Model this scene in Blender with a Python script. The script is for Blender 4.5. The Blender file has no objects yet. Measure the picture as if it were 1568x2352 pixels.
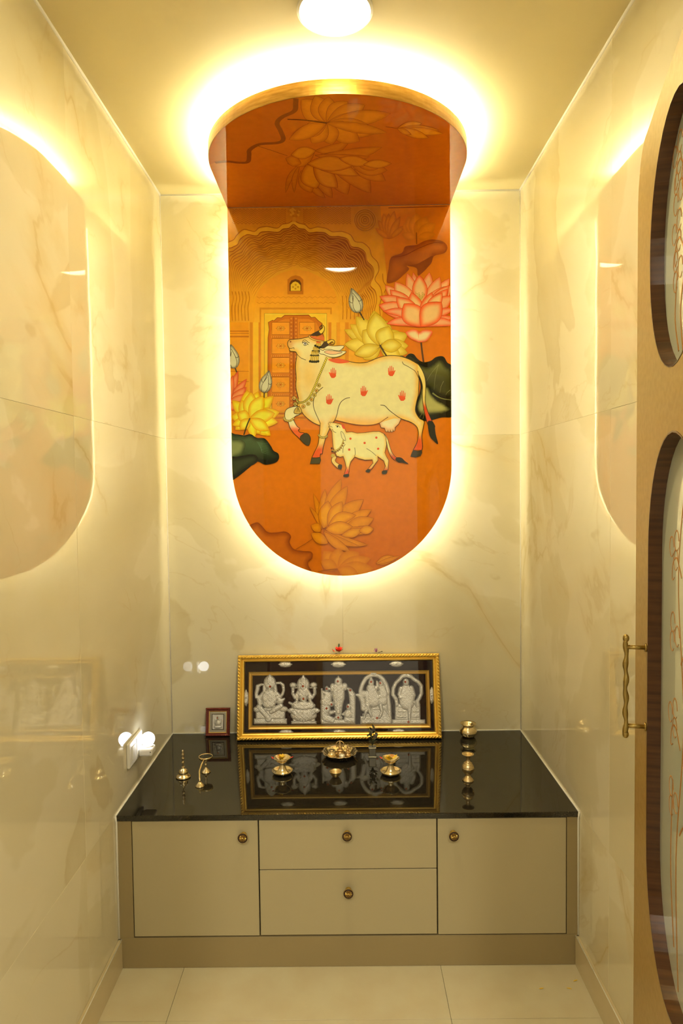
import bpy, bmesh, math, random
import numpy as np
from mathutils import Vector, Matrix
from mathutils.geometry import delaunay_2d_cdt

random.seed(7)
rng = np.random.default_rng(7)
SC = bpy.context.scene
COL = SC.collection

# ------------------------------------------------------------------ camera
F_PX = 1556.68
CAM_POS = Vector((0.00636, 0.0, 1.52401))
CAM_R = Vector((0.99991261, 0.00495015, -0.01225846))
CAM_F = Vector((-0.00545848, 0.99911161, -0.04178762))
CAM_U = Vector((0.01204071, 0.04185088, 0.99905131))
cam_data = bpy.data.cameras.new('camera')
cam = bpy.data.objects.new('camera', cam_data)
COL.objects.link(cam)
cam_data.sensor_fit = 'VERTICAL'
cam_data.sensor_height = 36.0
cam_data.sensor_width = 24.0
cam_data.lens = F_PX / 2352 * 36.0
cam_data.clip_start = 0.02
mw = Matrix((CAM_R, CAM_U, -CAM_F)).transposed().to_4x4()
mw.translation = CAM_POS
cam.matrix_world = mw
SC.camera = cam

# ------------------------------------------------------------------ world, exposure
world = bpy.data.worlds.new('world')
SC.world = world
world.use_nodes = True
world.node_tree.nodes['Background'].inputs[0].default_value = (1, 0.9, 0.75, 1)
world.node_tree.nodes['Background'].inputs[1].default_value = 0.0
SC.view_settings.view_transform = 'Standard'
SC.view_settings.look = 'None'
SC.view_settings.exposure = 2.1
SC.view_settings.gamma = 1.0
SC.view_settings.use_curve_mapping = False
SC.cycles.max_bounces = 5
SC.cycles.diffuse_bounces = 3
SC.cycles.glossy_bounces = 3
SC.cycles.transparent_max_bounces = 8
SC.cycles.sample_clamp_indirect = 6.0
SC.cycles.caustics_reflective = False
SC.cycles.caustics_refractive = False
SC.cycles.use_denoising = True
SC.cycles.use_light_tree = False
SC.cycles.use_adaptive_sampling = True
SC.cycles.adaptive_threshold = 0.05
SC.cycles.denoising_prefilter = 'ACCURATE'

# strengths of the room's own lamps
LED_COLOR = (1.0, 0.875, 0.55)
LED_WALL = 27.0
LED_CEIL = 52.0
DOWNLIGHT = 45.0
DOWNLIGHT_COLOR = (1.0, 0.845, 0.47)
BULB = 1.8
HALL_TUBE = 60.0

# ------------------------------------------------------------------ main sizes (metres)
XW = 0.725          # half width of the room
YB = 2.777          # back wall
YF = 0.90           # inner face of the front wall (doorway)
ZC = 2.695          # ceiling
ZK = 0.4937         # counter top
YK = 2.074          # counter front
YM = 2.707          # face of the painted wall panel
ZM = 2.612          # lower face of the painted ceiling panel
MX = -0.005         # centre line of the painted panels
MR = 0.437          # their half width / end radius


def trace(px, py, p0, n):
    """point of a plane (p0, n) that the photograph shows at pixel px, py"""
    d = CAM_F + CAM_R * ((px - 784) / F_PX) - CAM_U * ((py - 1176) / F_PX)
    t = (Vector(p0) - CAM_POS).dot(n) / d.dot(n)
    return CAM_POS + d * t


# ------------------------------------------------------------------ materials
def lin(c):
    c = np.asarray(c, float) / 255.0
    return np.where(c <= 0.04045, c / 12.92, ((c + 0.055) / 1.055) ** 2.4)


def mat(name, color=(0.8, 0.8, 0.8), rough=0.5, metal=0.0, coat=0.0, coat_rough=0.03,
        emit=None, emit_strength=0.0, spec=0.5, bump=None, noise=None, alpha=None):
    m = bpy.data.materials.new(name)
    m.use_nodes = True
    nt = m.node_tree
    b = nt.nodes['Principled BSDF']
    b.inputs['Base Color'].default_value = (*color, 1)
    b.inputs['Roughness'].default_value = rough
    b.inputs['Metallic'].default_value = metal
    b.inputs['Coat Weight'].default_value = coat
    b.inputs['Coat Roughness'].default_value = coat_rough
    b.inputs['Specular IOR Level'].default_value = spec
    if emit is not None:
        b.inputs['Emission Color'].default_value = (*emit, 1)
        b.inputs['Emission Strength'].default_value = emit_strength
    tc = None
    if bump or noise:
        tc = nt.nodes.new('ShaderNodeTexCoord')
    if bump:
        sc, strength, dist = bump
        nz = nt.nodes.new('ShaderNodeTexNoise')
        nz.inputs['Scale'].default_value = sc
        nz.inputs['Detail'].default_value = 4
        nt.links.new(tc.outputs['Object'], nz.inputs['Vector'])
        bp = nt.nodes.new('ShaderNodeBump')
        bp.inputs['Strength'].default_value = strength
        bp.inputs['Distance'].default_value = dist
        nt.links.new(nz.outputs['Fac'], bp.inputs['Height'])
        nt.links.new(bp.outputs['Normal'], b.inputs['Normal'])
    if noise:
        sc, col2, stretch = noise
        mp = nt.nodes.new('ShaderNodeMapping')
        mp.inputs['Scale'].default_value = stretch
        nt.links.new(tc.outputs['Object'], mp.inputs['Vector'])
        nz = nt.nodes.new('ShaderNodeTexNoise')
        nz.inputs['Scale'].default_value = sc
        nz.inputs['Detail'].default_value = 6
        nt.links.new(mp.outputs['Vector'], nz.inputs['Vector'])
        rp = nt.nodes.new('ShaderNodeValToRGB')
        rp.color_ramp.elements[0].position = 0.35
        rp.color_ramp.elements[1].position = 0.68
        rp.color_ramp.elements[0].color = (*color, 1)
        rp.color_ramp.elements[1].color = (*col2, 1)
        nt.links.new(nz.outputs['Fac'], rp.inputs['Fac'])
        nt.links.new(rp.outputs['Color'], b.inputs['Base Color'])
    return m


def marble_material(name, stretch, rot):
    m = bpy.data.materials.new(name)
    m.use_nodes = True
    nt = m.node_tree
    N, L = nt.nodes, nt.links
    b = N['Principled BSDF']
    b.inputs['Roughness'].default_value = 0.35
    b.inputs['Specular IOR Level'].default_value = 0.0
    b.inputs['Coat Weight'].default_value = 1.0
    b.inputs['Coat Roughness'].default_value = 0.0
    b.inputs['Coat IOR'].default_value = 1.68
    tc = N.new('ShaderNodeTexCoord')
    oi = N.new('ShaderNodeObjectInfo')
    mul = N.new('ShaderNodeMath'); mul.operation = 'MULTIPLY'; mul.inputs[1].default_value = 37.0
    L.new(oi.outputs['Random'], mul.inputs[0])
    add = N.new('ShaderNodeVectorMath'); add.operation = 'ADD'
    L.new(tc.outputs['Object'], add.inputs[0])
    L.new(mul.outputs[0], add.inputs[1])
    mp = N.new('ShaderNodeMapping')
    mp.inputs['Rotation'].default_value = rot
    mp.inputs['Scale'].default_value = stretch
    L.new(add.outputs[0], mp.inputs['Vector'])

    def noise(scale, detail, dist, rough=0.55):
        n = N.new('ShaderNodeTexNoise')
        n.inputs['Scale'].default_value = scale
        n.inputs['Detail'].default_value = detail
        n.inputs['Distortion'].default_value = dist
        n.inputs['Roughness'].default_value = rough
        L.new(mp.outputs['Vector'], n.inputs['Vector'])
        return n.outputs['Fac']

    cloud = N.new('ShaderNodeValToRGB')
    e = cloud.color_ramp.elements
    e[0].position, e[0].color = 0.30, (0.683, 0.610, 0.400, 1)
    e[1].position, e[1].color = 0.475, (0.755, 0.695, 0.502, 1)
    for p, c in ((0.485, (0.806, 0.750, 0.577, 1)), (0.60, (0.785, 0.730, 0.544, 1)), (0.61, (0.694, 0.620, 0.419, 1)), (0.68, (0.745, 0.680, 0.484, 1)), (0.80, (0.765, 0.700, 0.512, 1))):
        q = e.new(p); q.color = c
    L.new(noise(1.5, 5, 0.5, 0.5), cloud.inputs['Fac'])

    def vein(scale, dist, width, mlo, mhi, col, prev, amt):
        v = noise(scale, 7, dist, 0.5)
        s = N.new('ShaderNodeMath'); s.operation = 'SUBTRACT'; s.inputs[1].default_value = 0.5
        L.new(v, s.inputs[0])
        a = N.new('ShaderNodeMath'); a.operation = 'ABSOLUTE'
        L.new(s.outputs[0], a.inputs[0])
        r = N.new('ShaderNodeMapRange'); r.interpolation_type = 'SMOOTHSTEP'
        r.inputs['From Min'].default_value = 0.0
        r.inputs['From Max'].default_value = width
        r.inputs['To Min'].default_value = amt
        r.inputs['To Max'].default_value = 0.0
        L.new(a.outputs[0], r.inputs['Value'])
        mk = N.new('ShaderNodeMapRange'); mk.interpolation_type = 'SMOOTHSTEP'
        mk.inputs['From Min'].default_value = mlo
        mk.inputs['From Max'].default_value = mhi
        L.new(noise(scale * 1.9 + 0.3, 3, 0.2), mk.inputs['Value'])
        f = N.new('ShaderNodeMath'); f.operation = 'MULTIPLY'
        L.new(r.outputs[0], f.inputs[0]); L.new(mk.outputs[0], f.inputs[1])
        mx = N.new('ShaderNodeMix'); mx.data_type = 'RGBA'
        L.new(f.outputs[0], mx.inputs['Factor'])
        L.new(prev, mx.inputs[6])
        mx.inputs[7].default_value = (*col, 1)
        return mx.outputs[2]

    c = vein(0.9, 1.0, 0.035, 0.42, 0.6, (0.70, 0.58, 0.33), cloud.outputs['Color'], 0.55)
    c = vein(0.9, 1.0, 0.007, 0.42, 0.58, (0.52, 0.38, 0.15), c, 0.35)
    c = vein(1.7, 1.6, 0.010, 0.50, 0.62, (0.60, 0.47, 0.22), c, 0.25)
    L.new(c, b.inputs['Base Color'])
    # polished tile is never quite flat
    nz = N.new('ShaderNodeTexNoise')
    nz.inputs['Scale'].default_value = 5.0
    nz.inputs['Detail'].default_value = 1.0
    L.new(add.outputs[0], nz.inputs['Vector'])
    bp = N.new('ShaderNodeBump')
    bp.inputs['Strength'].default_value = 0.35
    bp.inputs['Distance'].default_value = 0.0009
    L.new(nz.outputs['Fac'], bp.inputs['Height'])
    L.new(bp.outputs['Normal'], b.inputs['Coat Normal'])
    return m


def print_material(name):
    m = bpy.data.materials.new(name)
    m.use_nodes = True
    nt = m.node_tree
    N, L = nt.nodes, nt.links
    b = N['Principled BSDF']
    b.inputs['Roughness'].default_value = 0.5
    b.inputs['Specular IOR Level'].default_value = 0.0
    b.inputs['Coat Weight'].default_value = 1.0
    b.inputs['Coat Roughness'].default_value = 0.012
    b.inputs['Coat IOR'].default_value = 1.5
    at = N.new('ShaderNodeVertexColor'); at.layer_name = 'Col'
    tc = N.new('ShaderNodeTexCoord')
    nz = N.new('ShaderNodeTexNoise')
    nz.inputs['Scale'].default_value = 42.0
    nz.inputs['Detail'].default_value = 6.0
    L.new(tc.outputs['Object'], nz.inputs['Vector'])
    r = N.new('ShaderNodeMapRange')
    r.inputs['From Min'].default_value = 0.3
    r.inputs['From Max'].default_value = 0.7
    r.inputs['To Min'].default_value = 0.95
    r.inputs['To Max'].default_value = 1.04
    L.new(nz.outputs['Fac'], r.inputs['Value'])
    mx = N.new('ShaderNodeMix'); mx.data_type = 'RGBA'; mx.blend_type = 'MULTIPLY'
    mx.inputs['Factor'].default_value = 1.0
    L.new(at.outputs['Color'], mx.inputs[6])
    L.new(r.outputs[0], mx.inputs[7])
    L.new(mx.outputs[2], b.inputs['Base Color'])
    return m


def glass_material(name, tint=(1, 1, 1), rough=0.0, ior=1.45):
    m = bpy.data.materials.new(name)
    m.use_nodes = True
    nt = m.node_tree
    N, L = nt.nodes, nt.links
    N.remove(N['Principled BSDF'])
    tr = N.new('ShaderNodeBsdfTransparent'); tr.inputs[0].default_value = (*tint, 1)
    gl = N.new('ShaderNodeBsdfGlossy'); gl.inputs['Roughness'].default_value = rough
    fr = N.new('ShaderNodeFresnel'); fr.inputs['IOR'].default_value = ior
    mx = N.new('ShaderNodeMixShader')
    L.new(fr.outputs[0], mx.inputs[0]); L.new(tr.outputs[0], mx.inputs[1]); L.new(gl.outputs[0], mx.inputs[2])
    L.new(mx.outputs[0], N['Material Output'].inputs[0])
    return m


def granite_material(name):
    m = bpy.data.materials.new(name)
    m.use_nodes = True
    nt = m.node_tree
    N, L = nt.nodes, nt.links
    b = N['Principled BSDF']
    b.inputs['Roughness'].default_value = 0.03
    b.inputs['IOR'].default_value = 1.62
    tc = N.new('ShaderNodeTexCoord')
    nz = N.new('ShaderNodeTexNoise'); nz.inputs['Scale'].default_value = 420; nz.inputs['Detail'].default_value = 3
    L.new(tc.outputs['Object'], nz.inputs['Vector'])
    rp = N.new('ShaderNodeValToRGB')
    e = rp.color_ramp.elements
    e[0].position, e[0].color = 0.50, (0.010, 0.009, 0.007, 1)
    e[1].position, e[1].color = 0.74, (0.055, 0.05, 0.035, 1)
    L.new(nz.outputs['Fac'], rp.inputs['Fac'])
    L.new(rp.outputs['Color'], b.inputs['Base Color'])
    return m


M = {}
M['marble_side'] = marble_material('onyx_marble_side', (0.6, 0.8, 0.8), (0.5, 0.0, 0.0))
M['marble_back'] = marble_material('onyx_marble_back', (0.9, 1.0, 1.0), (0.0, 0.35, 0.0))
M['grout'] = mat('grout', (0.80, 0.74, 0.58), 0.7)
M['caulk'] = mat('caulk', (0.95, 0.93, 0.86), 0.6)
M['ceiling'] = mat('ceiling_paint', (0.82, 0.72, 0.42), 0.55, bump=(260, 0.06, 0.001))
M['floor_tile'] = mat('floor_tile', (0.66, 0.60, 0.42), 0.30, noise=(9, (0.62, 0.54, 0.36), (1, 1, 1)))
M['skirting'] = mat('skirting_tile', (0.66, 0.56, 0.36), 0.25, noise=(5, (0.60, 0.50, 0.30), (1, 1, 1)))
M['granite'] = granite_material('black_granite')
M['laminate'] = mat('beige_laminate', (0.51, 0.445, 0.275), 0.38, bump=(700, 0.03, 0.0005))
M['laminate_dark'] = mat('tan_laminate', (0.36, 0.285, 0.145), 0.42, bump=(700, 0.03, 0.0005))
M['gap'] = mat('cabinet_inside', (0.05, 0.035, 0.02), 0.8)
M['print'] = print_material('acrylic_print')
M['rim_gold'] = mat('brushed_gold', (0.19, 0.10, 0.02), 0.40, metal=1.0, noise=(18, (0.27, 0.155, 0.038), (1, 1, 8)))
M['led'] = mat('led_strip', (1, 1, 1), emit=LED_COLOR, emit_strength=LED_WALL)
M['led_ceiling'] = mat('led_strip_ceiling', (1, 1, 1), emit=LED_COLOR, emit_strength=LED_CEIL)
M['downlight'] = mat('lamp_diffuser', (1, 1, 1), emit=DOWNLIGHT_COLOR, emit_strength=DOWNLIGHT)
M['white_plastic'] = mat('white_plastic', (0.85, 0.83, 0.78), 0.35)
M['bulb'] = mat('bulb_glow', (1, 1, 1), emit=(0.92, 0.96, 1.0), emit_strength=BULB)
M['dark'] = mat('dark_slot', (0.05, 0.045, 0.04), 0.5)
M['gold'] = mat('gilded_moulding', (0.90, 0.58, 0.10), 0.28, metal=0.55, bump=(240, 0.12, 0.001))
M['gold_soft'] = mat('gilded_fillet', (0.88, 0.56, 0.12), 0.32, metal=0.55)
M['velvet'] = mat('maroon_velvet', (0.020, 0.006, 0.007), 0.7, spec=0.2)
M['silver'] = mat('beaten_silver', (0.98, 0.96, 0.88), 0.22, metal=0.48, bump=(620, 0.35, 0.0014))
M['vermilion'] = mat('vermilion_paste', (0.74, 0.11, 0.02), 0.8)
M['glass'] = glass_material('picture_glass')
M['brass'] = mat('aged_brass', (0.84, 0.72, 0.46), 0.22, metal=1.0, bump=(160, 0.08, 0.001))
M['brass_dark'] = mat('worn_brass', (0.72, 0.58, 0.34), 0.30, metal=1.0, bump=(300, 0.25, 0.001))
M['copper_idol'] = mat('bronze_figurine', (0.50, 0.36, 0.18), 0.3, metal=0.9, bump=(500, 0.4, 0.001))
M['soot'] = mat('soot', (0.012, 0.013, 0.012), 0.5)
M['petal_yellow'] = mat('yellow_petal', (0.88, 0.58, 0.03), 0.6)
M['petal_red'] = mat('red_petal', (0.80, 0.045, 0.02), 0.55)
M['petal_purple'] = mat('purple_petal', (0.50, 0.20, 0.40), 0.6)
M['leaf'] = mat('dark_leaf', (0.035, 0.085, 0.03), 0.4, noise=(60, (0.10, 0.05, 0.03), (1, 1, 1)))
M['stem'] = mat('dry_stem', (0.10, 0.09, 0.04), 0.7)
M['pewter'] = mat('pewter', (0.30, 0.28, 0.22), 0.32, metal=0.9)
M['mahogany'] = mat('mahogany_frame', (0.16, 0.022, 0.012), 0.35, bump=(300, 0.1, 0.001))
M['ivory'] = mat('ivory_mount', (0.80, 0.74, 0.58), 0.6)
M['veneer'] = mat('pale_gold_veneer', (0.34, 0.215, 0.055), 0.38, noise=(6, (0.40, 0.26, 0.08), (12, 12, 0.7)))
M['walnut'] = mat('walnut_reveal', (0.055, 0.019, 0.005), 0.28, noise=(7, (0.11, 0.042, 0.012), (14, 14, 0.8)))
M['frosted'] = mat('frosted_glass', (0.66, 0.70, 0.56), 0.22, coat=1.0, coat_rough=0.02)
M['vine'] = mat('vine_enamel', (0.42, 0.19, 0.04), 0.4)
M['antique'] = mat('antique_brass', (0.38, 0.27, 0.085), 0.3, metal=1.0)
M['knob_dark'] = mat('antique_recess', (0.035, 0.012, 0.004), 0.45)
M['knob_gold'] = mat('antique_gilt', (0.66, 0.46, 0.12), 0.3, metal=0.9)
M['hall_paint'] = mat('hall_paint', (0.84, 0.82, 0.77), 0.7)
M['hall_floor'] = mat('hall_floor', (0.62, 0.56, 0.45), 0.3)
M['hall_wood'] = mat('hall_door_wood', (0.30, 0.20, 0.10), 0.45, noise=(5, (0.24, 0.15, 0.07), (10, 10, 0.8)))
M['tube'] = mat('tube_light', (1, 1, 1), emit=(1.0, 0.90, 0.68), emit_strength=HALL_TUBE)


# ------------------------------------------------------------------ building helpers
def new_mesh(name, verts, faces, material, smooth=False, cols=None, mat_idx=None):
    me = bpy.data.meshes.new(name)
    me.from_pydata([tuple(v) for v in verts], [], [tuple(f) for f in faces])
    mats = material if isinstance(material, (list, tuple)) else [material]
    for k in mats:
        me.materials.append(M[k])
    if smooth:
        me.polygons.foreach_set('use_smooth', [True] * len(me.polygons))
    if mat_idx is not None:
        me.polygons.foreach_set('material_index', mat_idx)
    if cols is not None:
        a = me.color_attributes.new('Col', 'FLOAT_COLOR', 'POINT')
        arr = np.ones((len(verts), 4), np.float32)
        arr[:, :3] = np.asarray(cols, np.float32)
        a.data.foreach_set('color', arr.ravel())
    me.update()
    return me


PAR = {}


def part(name, vf, material, parent=None, smooth=False, world_space=False, cols=None, mat_idx=None):
    """one mesh object; geometry is given in the parent's own frame unless world_space"""
    me = new_mesh(name, vf[0], vf[1], material, smooth, cols, mat_idx)
    o = bpy.data.objects.new(name, me)
    COL.objects.link(o)
    if parent is not None:
        o.parent = parent
        if world_space:
            o.matrix_parent_inverse = PAR[parent.name].inverted()
    PAR[o.name] = PAR[parent.name].copy() if (parent is not None and not world_space) else Matrix.Identity(4)
    return o


def tag(o, label=None, cat=None, group=None, kind=None):
    if label: o['label'] = label
    if cat: o['category'] = cat
    if group: o['group'] = group
    if kind: o['kind'] = kind
    return o


def thing(name, matrix, label, cat, group=None):
    o = bpy.data.objects.new(name, None)
    o.empty_display_size = 0.05
    COL.objects.link(o)
    if not isinstance(matrix, Matrix):
        matrix = Matrix.Translation(Vector(matrix))
    o.matrix_world = matrix
    PAR[o.name] = matrix.copy()
    return tag(o, label, cat, group)


def join(*parts):
    V, Fc = [], []
    for v, f in parts:
        n = len(V)
        V += [tuple(a) for a in v]
        Fc += [tuple(i + n for i in q) for q in f]
    return V, Fc


def box(lo, hi, bevel=0.0, seg=1):
    (x0, y0, z0), (x1, y1, z1) = lo, hi
    v = [(x0, y0, z0), (x1, y0, z0), (x1, y1, z0), (x0, y1, z0), (x0, y0, z1), (x1, y0, z1), (x1, y1, z1), (x0, y1, z1)]
    f = [(0, 3, 2, 1), (4, 5, 6, 7), (0, 1, 5, 4), (1, 2, 6, 5), (2, 3, 7, 6), (3, 0, 4, 7)]
    if bevel <= 0:
        return v, f
    bm = bmesh.new()
    bv = [bm.verts.new(p) for p in v]
    for q in f:
        bm.faces.new([bv[i] for i in q])
    bmesh.ops.bevel(bm, geom=bm.edges[:], offset=bevel, segments=seg, affect='EDGES', profile=0.5)
    bm.verts.index_update()
    out = [tuple(p.co) for p in bm.verts], [tuple(p.index for p in q.verts) for q in bm.faces]
    bm.free()
    return out


def lathe(profile, seg=40, center=(0, 0, 0), lobes=0, lobe_amp=0.0, lobe_from=0.0):
    V, Fc = [], []
    n = len(profile)
    rmax = max(r for r, z in profile)
    for i in range(seg):
        a = 2 * math.pi * i / seg
        for r, z in profile:
            k = 1.0
            if lobes and r > lobe_from:
                k += lobe_amp * abs(math.cos(lobes * a / 2)) * ((r - lobe_from) / (rmax - lobe_from))
            V.append((center[0] + r * k * math.cos(a), center[1] + r * k * math.sin(a), center[2] + z))
    for i in range(seg):
        j = (i + 1) % seg
        for k in range(n - 1):
            a, b, c, d = i * n + k, j * n + k, j * n + k + 1, i * n + k + 1
            if profile[k][0] < 1e-6:
                Fc.append((a, c, d))
            elif profile[k + 1][0] < 1e-6:
                Fc.append((a, b, d))
            else:
                Fc.append((a, b, c, d))
    return V, Fc


def cr(pts, n=8, closed=False):
    """Catmull-Rom through the points"""
    P = [np.asarray(p, float) for p in pts]
    m = len(P)
    out = []
    rngk = range(m) if closed else range(m - 1)
    for i in rngk:
        if closed:
            p0, p1, p2, p3 = P[(i - 1) % m], P[i], P[(i + 1) % m], P[(i + 2) % m]
        else:
            p0, p1, p2, p3 = P[max(i - 1, 0)], P[i], P[i + 1], P[min(i + 2, m - 1)]
        for k in range(n):
            t = k / n
            out.append(0.5 * ((2 * p1) + (-p0 + p2) * t + (2 * p0 - 5 * p1 + 4 * p2 - p3) * t * t + (-p0 + 3 * p1 - 3 * p2 + p3) * t ** 3))
    if not closed:
        out.append(P[-1])
    return out


def tube(path, radius, seg=10, caps=True):
    P = [Vector(p) for p in path]
    R = radius if isinstance(radius, (list, tuple)) else [radius] * len(P)
    V, Fc = [], []
    t0 = (P[1] - P[0]).normalized()
    up = Vector((0, 0, 1)) if abs(t0.z) < 0.9 else Vector((1, 0, 0))
    nrm = t0.cross(up).normalized()
    for i, p in enumerate(P):
        t = (P[min(i + 1, len(P) - 1)] - P[max(i - 1, 0)]).normalized()
        nrm = (nrm - t * nrm.dot(t)).normalized()
        bn = t.cross(nrm)
        for k in range(seg):
            a = 2 * math.pi * k / seg
            V.append(p + (nrm * math.cos(a) + bn * math.sin(a)) * R[i])
    for i in range(len(P) - 1):
        for k in range(seg):
            j = (k + 1) % seg
            Fc.append((i * seg + k, i * seg + j, (i + 1) * seg + j, (i + 1) * seg + k))
    if caps:
        Fc.append(tuple(range(seg))[::-1])
        Fc.append(tuple((len(P) - 1) * seg + k for k in range(seg)))
    return V, Fc


def ellipsoid(c, r, seg=14, rings=9):
    V, Fc = [], []
    V.append((c[0], c[1], c[2] - r[2]))
    for i in range(1, rings):
        a = -math.pi / 2 + math.pi * i / rings
        for k in range(seg):
            b = 2 * math.pi * k / seg
            V.append((c[0] + r[0] * math.cos(a) * math.cos(b), c[1] + r[1] * math.cos(a) * math.sin(b), c[2] + r[2] * math.sin(a)))
    V.append((c[0], c[1], c[2] + r[2]))
    for k in range(seg):
        Fc.append((0, 1 + (k + 1) % seg, 1 + k))
        Fc.append((len(V) - 1, 1 + (rings - 2) * seg + k, 1 + (rings - 2) * seg + (k + 1) % seg))
    for i in range(rings - 2):
        for k in range(seg):
            j = (k + 1) % seg
            Fc.append((1 + i * seg + k, 1 + i * seg + j, 1 + (i + 1) * seg + j, 1 + (i + 1) * seg + k))
    return V, Fc


def prism(outline, fn, t0, t1):
    """closed 2-D outline swept between two offsets; fn(a, b, t) -> 3-D point"""
    n = len(outline)
    V = [fn(a, b, t0) for a, b in outline] + [fn(a, b, t1) for a, b in outline]
    Fc = [tuple(range(n)), tuple(range(2 * n - 1, n - 1, -1))]
    for i in range(n):
        j = (i + 1) % n
        Fc.append((i, j, n + j, n + i))
    return V, Fc


def frame_sweep(x0, y0, x1, y1, profile):
    """mitred rectangle moulding; profile = list of (inset from outside, height)"""
    V, Fc = [], []
    n = len(profile)
    for cx, cy, sx, sy in ((x0, y0, 1, 1), (x1, y0, -1, 1), (x1, y1, -1, -1), (x0, y1, 1, -1)):
        for d, h in profile:
            V.append((cx + sx * d, cy + sy * d, h))
    for i in range(4):
        j = (i + 1) % 4
        for k in range(n - 1):
            Fc.append((i * n + k, j * n + k, j * n + k + 1, i * n + k + 1))
    return V, Fc


def xf(vf, m):
    return [m @ Vector(v) for v in vf[0]], vf[1]


# ================================================================== THE ROOM
def structure(name, vf, material, **k):
    return tag(part(name, vf, material, **k), kind='structure')


def wall_with_tiles(name, backing, tiles, material, axis, normal_sign, face):
    w = structure(name, backing, 'grout')
    t = 0.008
    for (a0, a1, z0, z1) in tiles:
        j = 0.00015
        ca, cz = (a0 + a1) / 2, (z0 + z1) / 2
        ha, hz = (a1 - a0) / 2 - j, (z1 - z0) / 2 - j
        if axis == 'x':
            vf = box((-t / 2, -ha, -hz), (t / 2, ha, hz), 0.0005)
            c = (face - normal_sign * t / 2, ca, cz)
        else:
            vf = box((-ha, -t / 2, -hz), (ha, t / 2, hz), 0.0005)
            c = (ca, face - normal_sign * t / 2, cz)
        o = part('wall_tile', vf, material, w, world_space=True)
        o.matrix_parent_inverse = Matrix.Identity(4)
        r = math.radians(0.05)
        a, b = rng.uniform(-r, r, 2)
        o.matrix_basis = Matrix.Translation(c) @ (Matrix.Rotation(a, 4, 'Z') @ Matrix.Rotation(b * 0.7, 4, 'Y' if axis == 'x' else 'X'))
    return w


rows = [(0.0, ZK), (ZK, 1.716), (1.716, ZC - 0.001)]
side_cols = [(YF, 1.84), (1.84, YB)]
wall_with_tiles('wall_left', box((-XW - 0.1, YF - 0.12, 0), (-XW - 0.0095, YB + 0.1, ZC)),
                [(a0, a1, z0, z1) for a0, a1 in side_cols for z0, z1 in rows], 'marble_side', 'x', 1, -XW)
wall_with_tiles('wall_right', box((XW + 0.0095, YF - 0.12, 0), (XW + 0.1, YB + 0.1, ZC)),
                [(a0, a1, z0, z1) for a0, a1 in side_cols for z0, z1 in rows], 'marble_side', 'x', -1, XW)
wall_with_tiles('wall_back', box((-XW - 0.0095, YB + 0.0095, 0), (XW + 0.0095, YB + 0.1, ZC)),
                [(a0, a1, z0, z1) for a0, a1 in ((-XW, -0.009), (-0.009, XW)) for z0, z1 in rows], 'marble_back', 'y', -1, YB)
structure('ceiling', box((-XW - 0.1, YF - 0.12, ZC), (XW + 0.1, YB + 0.1, ZC + 0.08)), 'ceiling')
floor = structure('floor', box((-XW - 0.1, YF - 0.12, -0.08), (XW + 0.1, YB + 0.1, -0.009)), 'grout')
for x0, x1 in ((-XW, -0.52), (-0.52, 0.29), (0.29, XW)):
    for y0, y1 in ((YF - 0.1, 1.066), (1.066, 1.866), (1.866, 2.3)):
        part('floor_tile', box((x0 + 0.0005, y0 + 0.0005, -0.009), (x1 - 0.0005, y1 - 0.0005, 0.0), 0.0003), 'floor_tile', floor, world_space=True)
YCAB = 2.078
for side, s in (('left', -1), ('right', 1)):
    xa, xb = sorted((s * XW, s * (XW - 0.011)))
    b = structure('baseboard_' + side, box((xa, YF, 0.0), (xb, YCAB, 0.094), 0.0008), 'skirting')
# pale silicone joints
trims = [
    tube([(-XW + 0.002, YB - 0.002, ZK), (XW - 0.002, YB - 0.002, ZK)], 0.0032, 6),
    tube([(-XW + 0.002, YB, ZK), (-XW + 0.002, YK, ZK + 0.001)], 0.0032, 6),
    tube([(XW - 0.002, YB, ZK), (XW - 0.002, YK, ZK + 0.001)], 0.0032, 6),
    tube([(-XW + 0.002, YCAB, 0.098), (-XW + 0.003, YCAB - 0.001, ZK - 0.02), (-XW + 0.002, YK - 0.003, ZK)], 0.0035, 6),
    tube([(XW - 0.002, YCAB, 0.098), (XW - 0.003, YCAB - 0.001, ZK - 0.02), (XW - 0.002, YK - 0.003, ZK)], 0.0030, 6),
    tube([(-XW + 0.001, YB - 0.001, ZK), (-XW + 0.001, YB - 0.001, ZC)], 0.0022, 6),
    tube([(XW - 0.001, YB - 0.001, ZK), (XW - 0.001, YB - 0.001, ZC)], 0.0022, 6),
    tube([(-XW, YB, ZC), (-XW, YF, ZC)], 0.006, 8),
    tube([(XW, YB, ZC), (XW, YF, ZC)], 0.006, 8),
    tube([(-XW, YB, ZC), (XW, YB, ZC)], 0.005, 8),
    tube([(-XW + 0.010, YCAB, 0.0945), (-XW + 0.010, YF, 0.0945)], 0.0016, 6),
    tube([(XW - 0.010, YCAB, 0.0945), (XW - 0.010, YF, 0.0945)], 0.0016, 6),
]
for i, t in enumerate(trims):
    structure('trim_%d' % (i + 1), t, 'caulk', smooth=True)

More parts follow.
